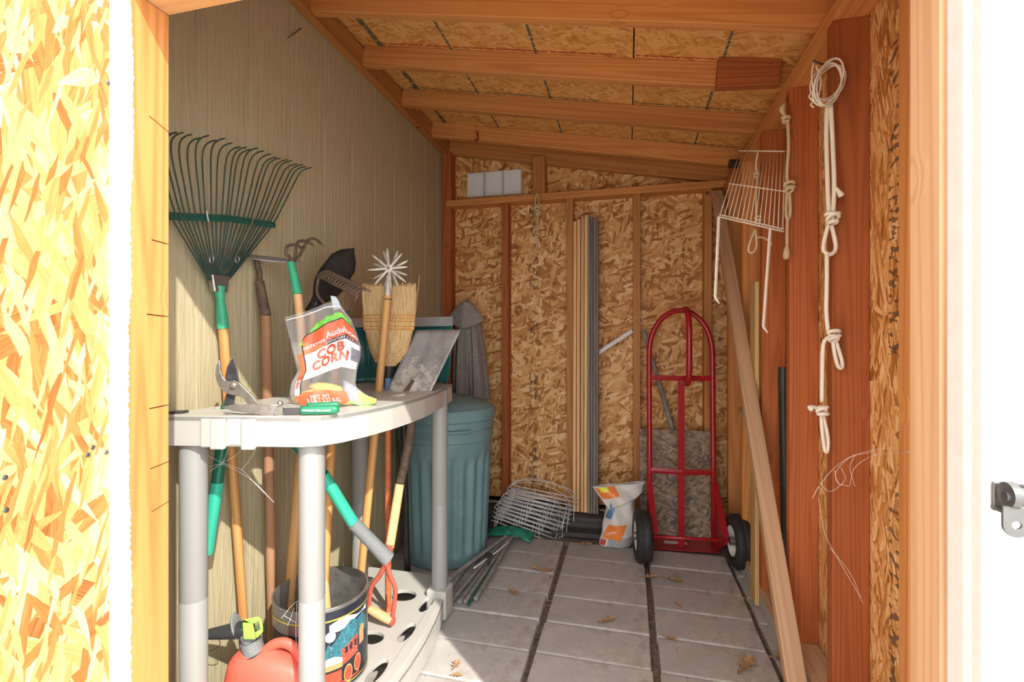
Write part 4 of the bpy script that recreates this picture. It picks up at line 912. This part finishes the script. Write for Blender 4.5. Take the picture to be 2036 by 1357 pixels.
# ---------------------------------------------------------------- red hand truck
HO = V3(0.299, 2.915, 0); HX = V3(.363, .037, 0).normalized(); HY = V3(-HX.y, HX.x, 0)
tk = thing('hand_truck', HO, 'red tubular hand truck with black pneumatic tyres parked at the back wall', 'hand truck')
LEAN = .03
def h(x, y, z): return HO + HX * x + HY * (y + LEAN * z) + UP * z
HWD = .178
pts = [h(-HWD, 0, .02), h(-HWD, 0, .5), h(-HWD, 0, 1.12)] + [h(-HWD * math.cos(a), 0, 1.13 + .25 * math.sin(a)) for a in [math.pi * k / 16 for k in range(1, 16)]] + [h(HWD, 0, 1.12), h(HWD, 0, .5), h(HWD, 0, .02)]
mb = MB(); mb.tube(pts, .0155, 14); mb.build('frame_tube', M['red_enamel'], tk, smooth=True)
mb = MB(); mb.tube(smoothpts([h(.02, .0, 1.38), h(.022, -.05, 1.385), h(.022, -.10, 1.35), h(.022, -.125, 1.25), h(.022, -.12, 1.05), h(.022, -.085, .965), h(.018, -.02, .955)], 6), .0165, 14); mb.build('loop_handle', M['red_enamel'], tk, smooth=True)
for z in (.985, .445):
    mb = MB(); mb.tube([h(-HWD, -.010, z), h(0, -.020, z - .002), h(HWD, -.010, z)], .0155, 4, flat=.3, ref=HY); mb.build('crossbar', M['red_enamel'], tk)
mb = MB(); mb.box(h(-.002, -.012, .49), (.036, .006, .97), Matrix.Rotation(math.atan2(HX.y, HX.x), 3, 'Z')); mb.build('centre_strap', M['red_enamel'], tk, bevel=.001)
mb = MB(); mb.add([h(-.20, -.045, .004), h(.20, -.045, .004), h(.20, .16, .004), h(-.20, .16, .004), h(-.20, -.045, .010), h(.20, -.045, .010), h(.20, .16, .010), h(-.20, .16, .010)], [(0, 1, 2, 3), (4, 5, 6, 7), (0, 1, 5, 4), (1, 2, 6, 5), (2, 3, 7, 6), (3, 0, 4, 7)]); toe = mb.build('toe_plate', M['red_enamel'], tk, bevel=.001)
mb = MB(); mb.add([h(-.09, .03, .0115), h(.04, .03, .0115), h(.04, .07, .0115), h(-.09, .07, .0115)], [(0, 1, 2, 3)]); mb.build('sticker', M['print_white'], toe)
AY, AZ = -.205, .140
for s_ in (-1, 1):
    x = s_ * (HWD + .004); mb = MB()
    Pq = [(0.012, .38), (-.015, .38), (AY - .012, AZ + .02), (AY - .012, AZ - .02), (-.03, .01), (0.012, .01)]
    for dx in (-.0025, .0025): mb.v += [h(x + dx, a, b) for a, b in Pq]
    n = len(Pq); mb.f += [list(range(n)), list(range(2 * n - 1, n - 1, -1))] + [[i, n + i, n + (i + 1) % n, (i + 1) % n] for i in range(n)]; mb.mi += [0] * len(mb.f)
    mb.build('axle_bracket', M['red_enamel'], tk)
    mb = MB(); mb.add([h(x + q, a, b) for q in (-.016, .016) for a, b in ((-.016, .385), (AY - .012, AZ + .022), (AY - .009, AZ + .022), (-.012, .385))], [(0, 1, 5, 4), (1, 2, 6, 5), (2, 3, 7, 6), (3, 0, 4, 7), (0, 3, 2, 1), (4, 5, 6, 7)]); mb.build('bracket_flange', M['red_enamel'], tk)
mb = MB(); mb.tube([h(-.27, AY, AZ), h(.27, AY, AZ)], .009, 12); mb.build('axle', M['red_enamel'], tk, smooth=True)
for s_ in (-1, 1):
    wcn = h(s_ * .247, AY, AZ); Mx = frame(wcn, UP, HX * s_)
    mb = MB(); mb.lathe([(.078, -.036), (.100, -.043), (.124, -.040), (.134, -.028), (.138, -.020), (.1365, -.018), (.1365, -.015), (.139, -.013), (.139, -.004), (.1375, -.002), (.1375, .002), (.139, .004), (.139, .013), (.1365, .015), (.1365, .018), (.138, .020), (.134, .028), (.124, .040), (.100, .043), (.078, .036)], M=Mx, n=48)
    ty = mb.build('tyre', M['rubber'], tk, smooth=45)
    mb = MB(); mb.lathe([(.079, -.036), (.082, -.034), (.074, -.026), (.060, -.006), (.024, -.004), (.024, .006), (.060, .006), (.074, .026), (.082, .034), (.079, .036)], M=Mx, n=36); mb.build('wheel_rim', M['wire_white'], tk, smooth=40)
    lathe_tube('hub', wcn - HX * .045, wcn + HX * .045, [.022, .022], M['galv'], tk)
# ---------------------------------------------------------------- things along the back wall
mb = MB(); mb.box((0, 0, 0), (.449, .64, .014)); mb.v = [frame((.2935, 3.115, .325), (1, .01, 0), (0, -.994, .105)) @ p for p in mb.v]
tag(mb.build('strand_board_offcut', M['osb_old'], bevel=.001), 'weathered dark strand board offcut leaning behind the hand truck', 'board')
tag(lathe_tube('grey_conduit', (0.455, 3.170, 0.0), (0.092, 3.184, 1.272), [.0135, .0135], M['stick'], None), 'grey metal conduit leaning diagonally against the back wall', 'pipe')
tag(board('white_strip', (-.199, 3.20, 1.118), (.024, 3.20, 1.266), .026, .014, M['white_paint'], None), 'short white strip wedged between grey boards and a stud', 'strip')
xs_ = [-.353, -.329, -.304, -.281]
for i, x in enumerate(xs_):
    tag(board('pale_trim_board', (x + .012, 3.125, .093), (x + .012, 3.172, 1.985 + .012 * i), .020, .05, M['pale_board'], None), 'pale narrow wooden trim board standing between stud and grey boards', 'board', 'pale trim boards by the stud')
for i, x in enumerate((-.256, -.238, -.220, -.203)):
    tag(board('grey_trim_board', (x + .008, 3.118, .093), (x + .006, 3.172, 2.02 - .01 * i), .0155, .06, M['grey_board'], None), 'weathered grey trim board standing on edge beside pale boards', 'board', 'grey weathered trim boards')
tag(board('black_timber', (-.98, 3.09, .045), (-.155, 3.09, .045), .09, .15, M['black_timber'], None, nrm=(0, 0, 1), bevel=.005) if False else board('black_timber', (-.98, 3.09, .045), (-.155, 3.10, .045), .15, .088, M['black_timber'], None, nrm=(0, 0, 1), bevel=.005), 'blackened timber lying along the foot of the back wall', 'timber')
tag(board('black_edging_strip', (-.99, 2.935, .016), (-.15, 2.965, .016), .085, .03, M['black_timber'], None, nrm=(0, 0, 1), bevel=.003), 'low black edging strip on the ground before the blackened timber', 'strip')
# folded wire border fence
wf_ = thing('folded_wire_fence', (-.63, 2.88, 0), 'folded bundle of white wire border fence panels lying near the trash can', 'wire fence')
for i in range(9):
    o_ = V3(-.83 + .012 * i, 2.86 + .009 * i, .085 + .017 * i - .004 * (i % 3)); e1 = V3(.965, .10, -.30 + .018 * i).normalized(); e2 = V3(.06, .55, .70).normalized(); L = .40 + .015 * (i % 3)
    mb = MB()
    for k in range(4): mb.tube([o_ + e2 * (k * .026), o_ + e1 * L + e2 * (k * .026)], .0028, 5)
    for q in (.06, .36, .66, .96):
        a = o_ + e1 * (L * q) - e2 * .05 - UP * .015; mb.tube([a + V3(R.uniform(-.015, .01), 0, -.005), o_ + e1 * (L * q), o_ + e1 * (L * q) + e2 * .085], .0019, 5)
    mb.tube([o_ + e1 * (L * (.5 - .5 * math.cos(math.pi * t / 14))) + e2 * (.078 + (.065 + .01 * (i % 4)) * math.sin(math.pi * t / 14)) for t in range(15)], .0019, 5)
    mb.build('fence_panel', M['wire_steel'] if i % 2 else M['wire_white'], wf_, smooth=True)
def tarp(u, v):
    n1 = noise.noise(V3(u * 4, v * 4, 1)); return V3(-.86 + .30 * u + .02 * n1, 2.76 + .11 * v + .02 * n1, .012 + .055 * math.sin(math.pi * min(1, max(0, u))) * math.sin(math.pi * (v * .7 + .15)) + .03 * abs(noise.noise(V3(u * 7, v * 7, 3))))
mb = MB(); mb.grid(tarp, 26, 14); tag(mb.build('green_tarp', M['tarp'], smooth=True, solid=.002), 'crumpled green plastic tarp under the wire fence panels', 'tarp')
# soil / charcoal sack
sk = thing('paper_sack', (-.045, 2.86, 0), 'half-empty white and orange sack with folded mouth beside the hand truck wheel', 'sack')
SKD = 2.82
def skp(px, py, k=0.0): return at(px, py, SKD) - FWD * k
SL_ = ([1092, 1070, 1040, 1010, 985], [1190, 1193, 1199, 1206, 1210]); SR_ = ([1092, 1070, 1040, 1010, 985], [1250, 1262, 1264, 1262, 1262])
def sack(u, v):
    y = lerp(1082, 982, v); xl = interp(-y, [-q for q in SL_[0]], SL_[1]); xr = interp(-y, [-q for q in SR_[0]], SR_[1]); a = 2 * math.pi * u
    x = lerp(xl, xr, .5 - .5 * math.cos(a)); th = interp(v, [0, .2, .6, 1], [.055, .065, .055, .045])
    return skp(x + 2.2 * noise.noise(V3(u * 9, v * 6, 2)), y, th * math.sin(a) + .012 * math.sin(u * 25 + v * 7) * (.3 + v))
mb = MB(); mb.grid(sack, 40, 24, closed_u=True); mb.add([sack(k / 40, 0) for k in range(40)], [tuple(range(40))]); mb.build('sack_body', M['sack'], sk, smooth=True)
def spatch(u0, u1, v0, v1, mat, name, lift=.003, sk_=0.0):
    def fn(u, v):
        vv = lerp(v0, v1, v); uu = lerp(u0, u1, u) + sk_ * v; p = sack(uu, vv); c_ = skp(1230, lerp(1082, 982, vv)); return p + (p - c_).normalized() * lift
    mb = MB(); mb.grid(fn, 10, 8); mb.build(name, mat, sk, smooth=True)
spatch(.07, .25, .16, .44, M['print_bright'], 'orange_print', .003, .05); spatch(.05, .12, .02, .14, M['print_red'], 'berry_print'); spatch(.14, .45, .0, .20, M['sack_base'], 'fine_print_panel', .002)
spatch(.06, .14, .55, .92, M['print_blue'], 'blue_print', .003, .03); spatch(.19, .25, .80, .98, M['print_yellow'], 'yellow_print')
TV, TF = text_mesh('Lump', 1.0, .01)
mb = MB(); mb.add([(lambda p: p + (p - skp(1230, 1050)).normalized() * .0055)(sack(.165 + v.x * .035 - v.y * .01, .27 + v.y * .07 + v.x * .035)) for v in TV], TF); mb.build('lettering', M['print_white'], sk)
def cuff(u, v):
    a = 2 * math.pi * u; xl, xr = interp(v, [0, .5, 1], [1207, 1192, 1178]), interp(v, [0, .4, 1], [1262, 1278, 1281]); yl, yr = lerp(1008, 968, v), lerp(985, 958, v)
    s_ = .5 - .5 * math.cos(a); return skp(lerp(xl, xr, s_), lerp(yl, yr, s_) + 3 * math.sin(u * 19) * (1 - v), lerp(.075, .016, v) * math.sin(a) + .008 * math.sin(u * 31 + v * 4))
mb = MB(); mb.grid(cuff, 40, 10, closed_u=True); mb.build('folded_mouth', M['sack'], sk, smooth=True, solid=.002)
def cpat(u0, u1, v0, v1, mat, name):
    mb = MB(); mb.grid(lambda u, v: (lambda p: p - FWD * .005)(cuff(lerp(u0, u1, u), lerp(v0, v1, v))), 8, 4); mb.build(name, mat, sk, smooth=True)
cpat(.05, .22, .45, .95, M['print_bright'], 'mouth_print'); cpat(.10, .17, .75, .97, M['print_yellow'], 'mouth_print')
# stakes and sticks in the corner of the trash can
stk = [((-.80, 2.06), (-.735, 2.62), .010, 'stick'), ((-.775, 2.045), (-.715, 2.60), .009, 'stick'), ((-.745, 2.05), (-.70, 2.66), .011, 'stick'), ((-.715, 2.04), (-.68, 2.70), .009, 'stick'), ((-.70, 2.04), (-.685, 2.45), .006, 'stick_green'), ((-.675, 2.07), (-.665, 2.74), .010, 'stick'), ((-.86, 2.12), (-.69, 2.68), .011, 'stick')]
for i, (a, b, r_, mt) in enumerate(stk):
    z0 = .004 + r_ + (.014 if i % 2 else 0) + (.034 if i == 6 else 0); o = lathe_tube('garden_stake', (a[0], a[1], z0), (b[0], b[1], z0 + .02), [r_, r_, r_ * .8], M[mt], None, 8)
    if i == 6: tag(o, 'grey stake lying slantwise across the top of the stake pile', 'stake')
    elif mt == 'stick': tag(o, 'grey plastic garden stake in the pile on the pavers by the trash can', 'stake', 'grey stakes in a pile')
    else: tag(o, 'thin green garden stake among the grey stakes on the pavers', 'stake')
mb = MB(); mb.tube(smoothpts([(-.76, 2.30, .05), (-.72, 2.42, .055), (-.685, 2.52, .06), (-.67, 2.66, .05), (-.69, 2.74, .04)], 5), .006, 7, flat=.5, ref=UP); tag(mb.build('white_strap', M['wire_white'], smooth=True), 'twisted white strap lying across the grey stakes', 'strap')
mb = MB(); mb.lathe([(.0001, .0), (.006, 0), (.006, .06), (.022, .062), (.024, .068), (.020, .072), (.0001, .073)], (-.70, 2.36, .03), n=14); tag(mb.build('black_knob_stake', M['black_plastic'], smooth=40), 'black round-headed peg standing among the grey stakes', 'peg')
# ---------------------------------------------------------------- dried leaves
def leaf_mesh():
    out = []; n = 9
    half = [(0, .0), (.10, .012), (.20, .05), (.26, .022), (.36, .035), (.46, .16), (.54, .06), (.62, .07), (.72, .20), (.78, .075), (.86, .06), (.94, .09), (1.0, .0)]
    P = [(x, y) for x, y in half] + [(x, -y) for x, y in reversed(half[1:-1])]
    V = [V3((x - .5) * .10, y * .15, .004 + .016 * abs(y) * 3 + .010 * (x - .4) ** 2 * 2) for x, y in P]; mid = [V3((x - .5) * .10, 0, .003 + .008 * (x - .4) ** 2 * 2) for x, y in half]
    nb = len(V); V += mid; F = []; k = len(half)
    for i in range(k - 1):
        F.append((i, i + 1, nb + i + 1, nb + i)); j0 = 0 if i == 0 else nb - i; j1 = nb - i - 1 if i + 1 < k - 1 else k - 1
        F.append((j0, nb + i, nb + i + 1, j1))
    return V, F
lv, lf = leaf_mesh(); lm = bpy.data.meshes.new('oak_leaf'); lm.from_pydata([tuple(v) for v in lv], [], lf); lm.materials.append(M['leaf']); lm.validate()
for i, (x, y, s_, a) in enumerate(((-.093, 2.075, 1.0, .6), (.158, 2.016, .7, -.5), (.222, 2.283, .55, 2.1), (.10, 2.513, .9, .3), (.209, 2.513, 1.1, -.2), (.235, 2.50, .8, 2.6), (.412, 1.902, 1.35, 1.0), (.547, 1.997, .8, .4), (-.534, 2.21, .9, -.7), (-.382, 2.395, .6, 1.2), (-.459, 2.459, .9, 2.9), (-.257, 2.824, 1.0, .1), (-.40, 2.47, .8, 4.0), (-.62, 1.66, .6, 1.5), (-.60, 1.615, .5, .2))):
    o = bpy.data.objects.new('oak_leaf', lm); _link(o, None, Matrix.Translation((x, y, .001)) @ Matrix.Rotation(a, 4, 'Z') @ Matrix.Rotation(R.uniform(-.12, .12), 4, 'X') @ Matrix.Scale(s_, 4))
    sm = o.modifiers.new('solid', 'SOLIDIFY'); sm.thickness = .0008
    if i == 6: tag(o, 'large deeply lobed oak leaf on the pavers near the leaning two-by-four', 'leaf')
    elif i == 7: tag(o, 'oak leaf against the curb of the right wall', 'leaf')
    else: tag(o, 'dry brown oak leaf fallen on the concrete pavers', 'leaf', 'dried oak leaves on the floor')
mb = MB(); rr = random.Random(21)
for k in range(260):
    if k % 3: x, y = rr.uniform(.02, .57), rr.uniform(1.55, 2.6)
    else: x, y = rr.uniform(-.72, -.3), rr.uniform(2.0, 2.85)
    a = rr.uniform(0, 6.28); L = rr.uniform(.004, .022); d = V3(math.cos(a), math.sin(a), 0) * L
    mb.tube([V3(x, y, .002) - d, V3(x, y, .004) + V3(-d.y, d.x, 0) * .15, V3(x, y, .002) + d], .0007, 3)
o = mb.build('floor_litter', M['leaf'], kind='stuff'); tag(o, 'fine straw and leaf crumbs scattered over the pavers', 'litter')
for i, pts in enumerate(([(1443, 1172), (1462, 1185), (1480, 1190), (1490, 1200)], [(1450, 1185), (1447, 1170), (1460, 1190)])):
    P = [at(x, y, (EYE - .006) * FPX / (y - 678.5)) for x, y in pts]; mb = MB(); mb.tube(smoothpts(P, 4), .0011, 4); tag(mb.build('straw_stalk', M['straw']), 'dry straw stalk on the pavers near the right wall', 'straw', 'straw stalks')
# ---------------------------------------------------------------- right wall: leaning lumber and pipe
tag(board('leaning_stud', V3(.524, 1.66, .02), V3(.524, 3.145, 2.11), .060, .040, M['fir_grey'], None, nrm=(.0, -.84, .55)), 'long two-by-four leaning diagonally along the right wall studs', 'lumber')
tag(board('treated_board', V3(.566, 2.405, .0), V3(.565, 2.403, 1.47), .018, .085, M['treated'], None, nrm=(0, -1, 0)), 'yellowish treated board standing against the right wall stud', 'board')
bp = thing('black_pipe', at(1580, 1080, 1.93), 'black plastic pipe standing between two right wall studs', 'pipe')
pa, pb = V3(.628, 2.16, .097), at(1557, 730, 2.0)
lathe_tube('pipe_body', pa, pa.lerp(pb, .9), [.0165, .0195], M['black_pipe'], bp); lathe_tube('pipe_cap', pa.lerp(pb, .9), pb, [.021, .021, .019], M['black_plastic'], bp)
# ---------------------------------------------------------------- wire rack hung on the wall
wr_ = thing('wire_rack', at(1500, 460, 1.75), 'cream wire rack with two flat legs hanging from the right wall', 'rack')
cTL, cTR, cBL, cBR = at(1470, 300, 1.93), at(1562, 301, 1.80), at(1428, 431, 1.76), at(1559, 461, 1.66)
def rp(u, v): return cTL.lerp(cTR, u).lerp(cBL.lerp(cBR, u), v)
mb = MB(); mb.tube([rp(0, 0), rp(1, 0)], .0024, 6); mb.tube([rp(0, .52), rp(1, .52)], .0022, 6); mb.build('cross_wire', M['wire_cream'], wr_, smooth=True)
for k in range(15):
    u = .02 + .96 * k / 14; mb = MB(); mb.tube([rp(u, 0), rp(u, .97)], .0015, 5); mb.build('grid_wire', M['wire_cream'], wr_, smooth=True)
mb = MB(); mb.tube([rp(0, .97), rp(1, .97)], .0026, 6); mb.tube([rp(0, 1.0), rp(1, 1.0)], .0026, 6)
for k in range(18): mb.tube([rp(k / 18, .97), rp((k + .6) / 18, 1.0)], .0014, 4)
mb.build('front_rail', M['wire_cream'], wr_, smooth=True)
for u, ex, ey, d in ((.01, 1422, 592, 1.74), (.80, 1518, 650, 1.68)):
    a = rp(u, 1.0); b = at(ex, ey, d); mb = MB(); mb.tube([a, b], .0055, 4, flat=.35, ref=FWD); mb.tube([b, b + V3(.014, 0, -.022)], [.0055, .002], 4, flat=.35, ref=FWD); mb.build('flat_leg', M['wire_cream'], wr_)
mb = MB(); mb.lathe([(.0001, -.03), (.024, -.03), (.024, .018), (.0001, .018)], M=frame(at(1462, 326, 2.56), FWD, RIGHT), n=14); tag(mb.build('black_bracket', M['black_plastic'], smooth=40), 'small black block behind the top of the wire rack', 'bracket')
# ---------------------------------------------------------------- ropes
def ropeobj(name, segs, label, mat, nailpt=None, group=None):
    root = thing(name, segs[0][1][0], label, 'rope', group)
    for nm, pts, r_ in segs: mb = MB(); mb.tube(smoothpts(pts, 5), r_, 7); mb.build(nm, mat, root, smooth=True)
    return root
def knot(c_, r_, rt, ph=0.0):
    P = []
    for k in range(40):
        a = 2 * math.pi * k / 40 * 3; P.append(c_ + RIGHT * (r_ * math.cos(a) * (1 + .3 * math.sin(a / 3))) + UP * (r_ * 1.1 * math.sin(2 * math.pi * k / 40 + ph) * .9 + r_ * .25 * math.sin(a)) - FWD * (r_ * .9 * math.sin(a)))
    return P
RD = 1.365; A = lambda x, y, k=0.0: at(x, y, RD) - FWD * k
ropeobj('knotted_rope', [
    ('strand', [A(1645, 205), A(1643, 260), A(1645, 350), A(1648, 440)], .0062), ('strand', [A(1648, 205, .008), A(1652, 290, .008), A(1655, 370, .008), A(1652, 440, .008)], .0062),
    ('knot', knot(A(1651, 436, .01), .014, 0), .0055), ('loop', [A(1647, 445), A(1637, 490), A(1642, 503), A(1654, 505), A(1662, 490), A(1653, 447)], .0058),
    ('strand', [A(1644, 505), A(1644, 560), A(1643, 620), A(1647, 662)], .0058), ('knot', knot(A(1654, 668, .01), .012, 0, 1), .0052),
    ('loop', [A(1655, 672), A(1660, 705), A(1666, 728), A(1673, 732), A(1674, 718), A(1662, 678)], .0055), ('strand', [A(1648, 670), A(1637, 685), A(1635, 740), A(1634, 800)], .0055),
    ('knot', knot(A(1631, 816, .01), .011, 0, 2), .0052), ('tail', [A(1628, 815), A(1618, 810), A(1608, 814)], [.0055] * 6 + [.007, .008, .009, .010, .006]), ('loop', [A(1632, 822), A(1635, 860), A(1640, 895), A(1645, 897), A(1646, 870), A(1636, 824)], .005),
    ('tail', [A(1655, 375, .01), A(1660, 383, .015), A(1664, 395, .02)], [.005] * 6 + [.006, .007, .008, .009, .006])],
    'long white knotted rope with loops hanging beside the front right stud', M['rope'])
cl = thing('wire_coil', at(1645, 170, 1.36), 'coil of thin cream cord hung on a nail by the top plate', 'cord')
rr = random.Random(9)
for k in range(7):
    c_ = at(1648 + rr.uniform(-3, 3), 166 + rr.uniform(-5, 5), 1.365 - .006 * k); ra, rb = (28 + rr.uniform(-5, 3)) * 1.365 / FPX, (42 + rr.uniform(-5, 4)) * 1.365 / FPX; tl = .45 + rr.uniform(-.15, .15)
    mb = MB(); mb.tube([c_ + RIGHT * (ra * math.cos(a) * math.cos(tl) + rb * math.sin(a) * math.sin(tl)) + UP * (rb * math.sin(a) * math.cos(tl) - ra * math.cos(a) * math.sin(tl)) - FWD * .01 * math.sin(a + k) for a in [2 * math.pi * q / 28 for q in range(28)]], .0021, 6, closed=True); mb.build('cord_turn', M['rope'], cl, smooth=True)
for pts in ([(1618, 122), (1614, 150), (1618, 185), (1625, 200), (1632, 160), (1622, 130)], [(1622, 205), (1610, 195), (1612, 187), (1630, 186)], [(1620, 200), (1612, 208), (1618, 214)]):
    mb = MB(); mb.tube(smoothpts([at(x, y, 1.34) for x, y in pts], 5), .002, 6); mb.build('cord_end', M['rope'], cl, smooth=True)
mb = MB(); mb.tube([at(1617, 121, 1.32), at(1652, 134, 1.47)], .0028, 8); tag(mb.build('long_nail', M['rust'], smooth=True), 'long nail in the right stud carrying the coiled cord', 'nail')
B2 = lambda x, y, k=0.0: at(x, y, 1.735) - FWD * k
ropeobj('tan_rope', [('tassel', [B2(1561, 205), B2(1555, 218), B2(1560, 230)], [.004, .006, .008, .009, .010, .010, .009, .008, .007, .006, .006]), ('knot', knot(B2(1563, 238), .010, 0), .005),
    ('strand', [B2(1566, 240), B2(1568, 290), B2(1565, 340), B2(1566, 372)], .006), ('knot', knot(B2(1567, 374, .01), .013, 0, 1), .006), ('loop', [B2(1565, 378), B2(1563, 410), B2(1564, 432), B2(1570, 432), B2(1571, 405), B2(1569, 380)], .006),
    ('strand', [B2(1566, 430), B2(1565, 460), B2(1565, 488)], .006), ('tail', [B2(1565, 486), B2(1564, 500), B2(1563, 516)], [.006, .006, .007, .009, .010, .011, .012, .012, .012, .011, .008])],
    'tan knotted rope with frayed end hanging on the second right stud', M['rope_tan'])
C2 = lambda x, y, k=0.0: at(x, y, 1.83) - FWD * k
ropeobj('thin_rope', [('strand', [C2(1507, 302), C2(1503, 330), C2(1506, 350), C2(1503, 400), C2(1505, 440)], .004), ('knot', knot(C2(1504, 349), .008, 0), .004), ('knot', knot(C2(1508, 437), .009, 0, 1), .004),
    ('loop', [C2(1502, 455), C2(1492, 480), C2(1488, 497), C2(1495, 503), C2(1504, 490), C2(1502, 458)], .0045), ('tail', [C2(1503, 472), C2(1518, 473), C2(1530, 480), C2(1534, 488)], .004)],
    'thin cream rope with a loop hanging behind the wire rack', M['rope_tan'])
D2 = lambda x, y, k=0.0: at(x, y, 3.13) - FWD * k
ropeobj('jute_string', [('loop', [D2(1068, 383), D2(1065, 395), D2(1064, 410), D2(1070, 412), D2(1071, 395), D2(1068, 384)], .004), ('knot', knot(D2(1069, 416), .014, 0), .006), ('knot', knot(D2(1070, 424), .012, 0, 1), .006), ('strand', [D2(1070, 420), D2(1068, 450), D2(1069, 470), D2(1067, 490), D2(1064, 502)], .0055)],
    'short jute string hanging from the back wall plate', M['rope_tan'])
for nm, p, q, lab_ in (('cut_nail', at(572, 76, 2.0), at(599, 56, 2.05), 'bent dark nail sticking out high on the beige siding'),):
    d = (q - p); X_ = lambda pt: V3(-1.285, pt.y, pt.z)
    u1 = (572 - 1018) / FPX; u2 = (599 - 1018) / FPX; mb = MB()
    p = at(572, 76, -1.298 / (u1 * _c - _s)); q = at(599, 56, -1.265 / (u2 * _c - _s)); mb.tube([p, q], .0026, 7); tag(mb.build(nm, M['rust'], smooth=True), lab_, 'nail')
mb = MB(); mb.tube(smoothpts([at(1657, 292, 1.42), at(1660, 292, 1.40), at(1661, 330, 1.40), at(1657, 338, 1.41), at(1652, 336, 1.42)], 4), .0042, 8); tag(mb.build('coat_hook', M['wire_cream'], smooth=True), 'cream coated hook screwed in the front right stud', 'hook')
mb = MB(); mb.tube(smoothpts([at(948, 262, 3.0), at(950, 272, 2.99), at(948, 281, 2.985), at(944, 278, 2.99)], 4), .006, 6); tag(mb.build('red_hook', M['red_enamel'], smooth=True), 'small red hook under the fourth rafter', 'hook')
# ---------------------------------------------------------------- slide bolt on the casing
sbt = thing('slide_bolt', (.50, .72, .98), 'galvanised slide bolt mounted on the white painted casing', 'bolt')
BZ = 1.010
lathe_tube('bolt_rod', (.458, .712, BZ), (.60, .712, BZ), [.0105, .0105], M['bolt_steel'], sbt, 18)
lathe_tube('bolt_flange', (.449, .712, BZ + .0015), (.457, .712, BZ + .0015), [.0155, .0165], M['bolt_steel'], sbt, 20); lathe_tube('bolt_pin', (.446, .710, BZ), (.449, .710, BZ), [.006, .0065], M['steel_dark'], sbt)
mb = MB(); mb.bx(.447, .62, .7285, .7335, BZ - .024, BZ + .012); mb.build('back_plate', M['bolt_steel'], sbt, bevel=.001)
Mx = frame((.4555, .706, BZ - .030), (1, 0, 0), (0, -1, .0)); mb = MB(); mb.add(*plate([(-.014, .012)] + [(.0 + .014 * math.cos(a), -.004 + .014 * math.sin(a)) for a in [math.pi + math.pi * k / 10 for k in range(11)]] + [(.014, .012), (.014, .02), (-.014, .02)], [oval(0, -.003, .005, .005, 12)], -.0018, .0018)); mb.v = [Mx @ p for p in mb.v]; mb.build('hasp_tab', M['bolt_steel'], sbt, bevel=.0006)
mb = MB(); mb.bx(.446, .470, .706, .733, BZ - .022, BZ - .018); mb.build('hasp_arm', M['bolt_steel'], sbt, bevel=.0006)
# ---------------------------------------------------------------- cobwebs
def web(name, strands, label, r_=.00045):
    mb = MB()
    for s_ in strands: mb.tube(smoothpts(s_, 5), r_, 4)
    o = mb.build(name, M['web'], kind='stuff'); return tag(o, label, 'cobweb')
Wd = lambda x, y: at(x, y, interp(x, [1615, 1730, 1810], [1.37, 1.29, .98]))
web('cobweb', [[Wd(x, y) for x, y in s_] for s_ in ([(1808, 898), (1760, 892), (1700, 905), (1660, 930), (1630, 965), (1615, 992)], [(1808, 900), (1740, 905), (1700, 930), (1690, 965)], [(1740, 890), (1730, 900), (1690, 910), (1662, 940), (1668, 965)], [(1630, 960), (1650, 978), (1680, 955), (1672, 930)], [(1615, 992), (1628, 970), (1640, 985)], [(1700, 905), (1690, 930), (1700, 968)], [(1627, 990), (1640, 1060), (1665, 1110), (1700, 1170), (1716, 1200)], [(1650, 1090), (1690, 1140), (1712, 1190)], [(1660, 935), (1665, 960), (1690, 968)])], 'wispy cobweb strung from the right jamb to the front stud')
Wl = lambda x, y: at(x, y, 1.36)
web('cobweb', [[Wl(x, y) for x, y in s_] for s_ in ([(412, 905), (440, 920), (480, 935), (505, 960), (535, 990)], [(415, 940), (440, 922), (470, 905), (490, 880)], [(455, 880), (450, 905), (440, 925)], [(480, 935), (500, 910), (512, 885)], [(412, 930), (445, 925), (500, 955), (545, 1000)])], 'tangled cobweb below the lip of the cream shelf', .0004)
Wt = lambda x, y: at(x, y, 1.40)
web('cobweb', [[Wt(x, y) for x, y in s_] for s_ in ([(560, 1230), (580, 1205), (594, 1195)], [(572, 1245), (585, 1210)], [(590, 1200), (588, 1260), (592, 1310)], [(565, 1225), (590, 1240)])], 'small cobweb over the rim of the printed tin', .0005)

mb = MB(); mb.tube([V3(-1.085, 3.30, 1.462), V3(-1.085, 3.13, 1.475), V3(-1.085, 3.125, 1.49)], .004, 7); tag(mb.build('coat_nail', M['rust'], smooth=True), 'nail in the back wall that carries the grey jacket', 'nail')
mb = MB(); mb.tube([at(1068, 386, 3.165), at(1068, 384, 3.10)], .003, 7); tag(mb.build('plate_nail', M['rust'], smooth=True), 'small nail in the back wall plate holding the jute string', 'nail')
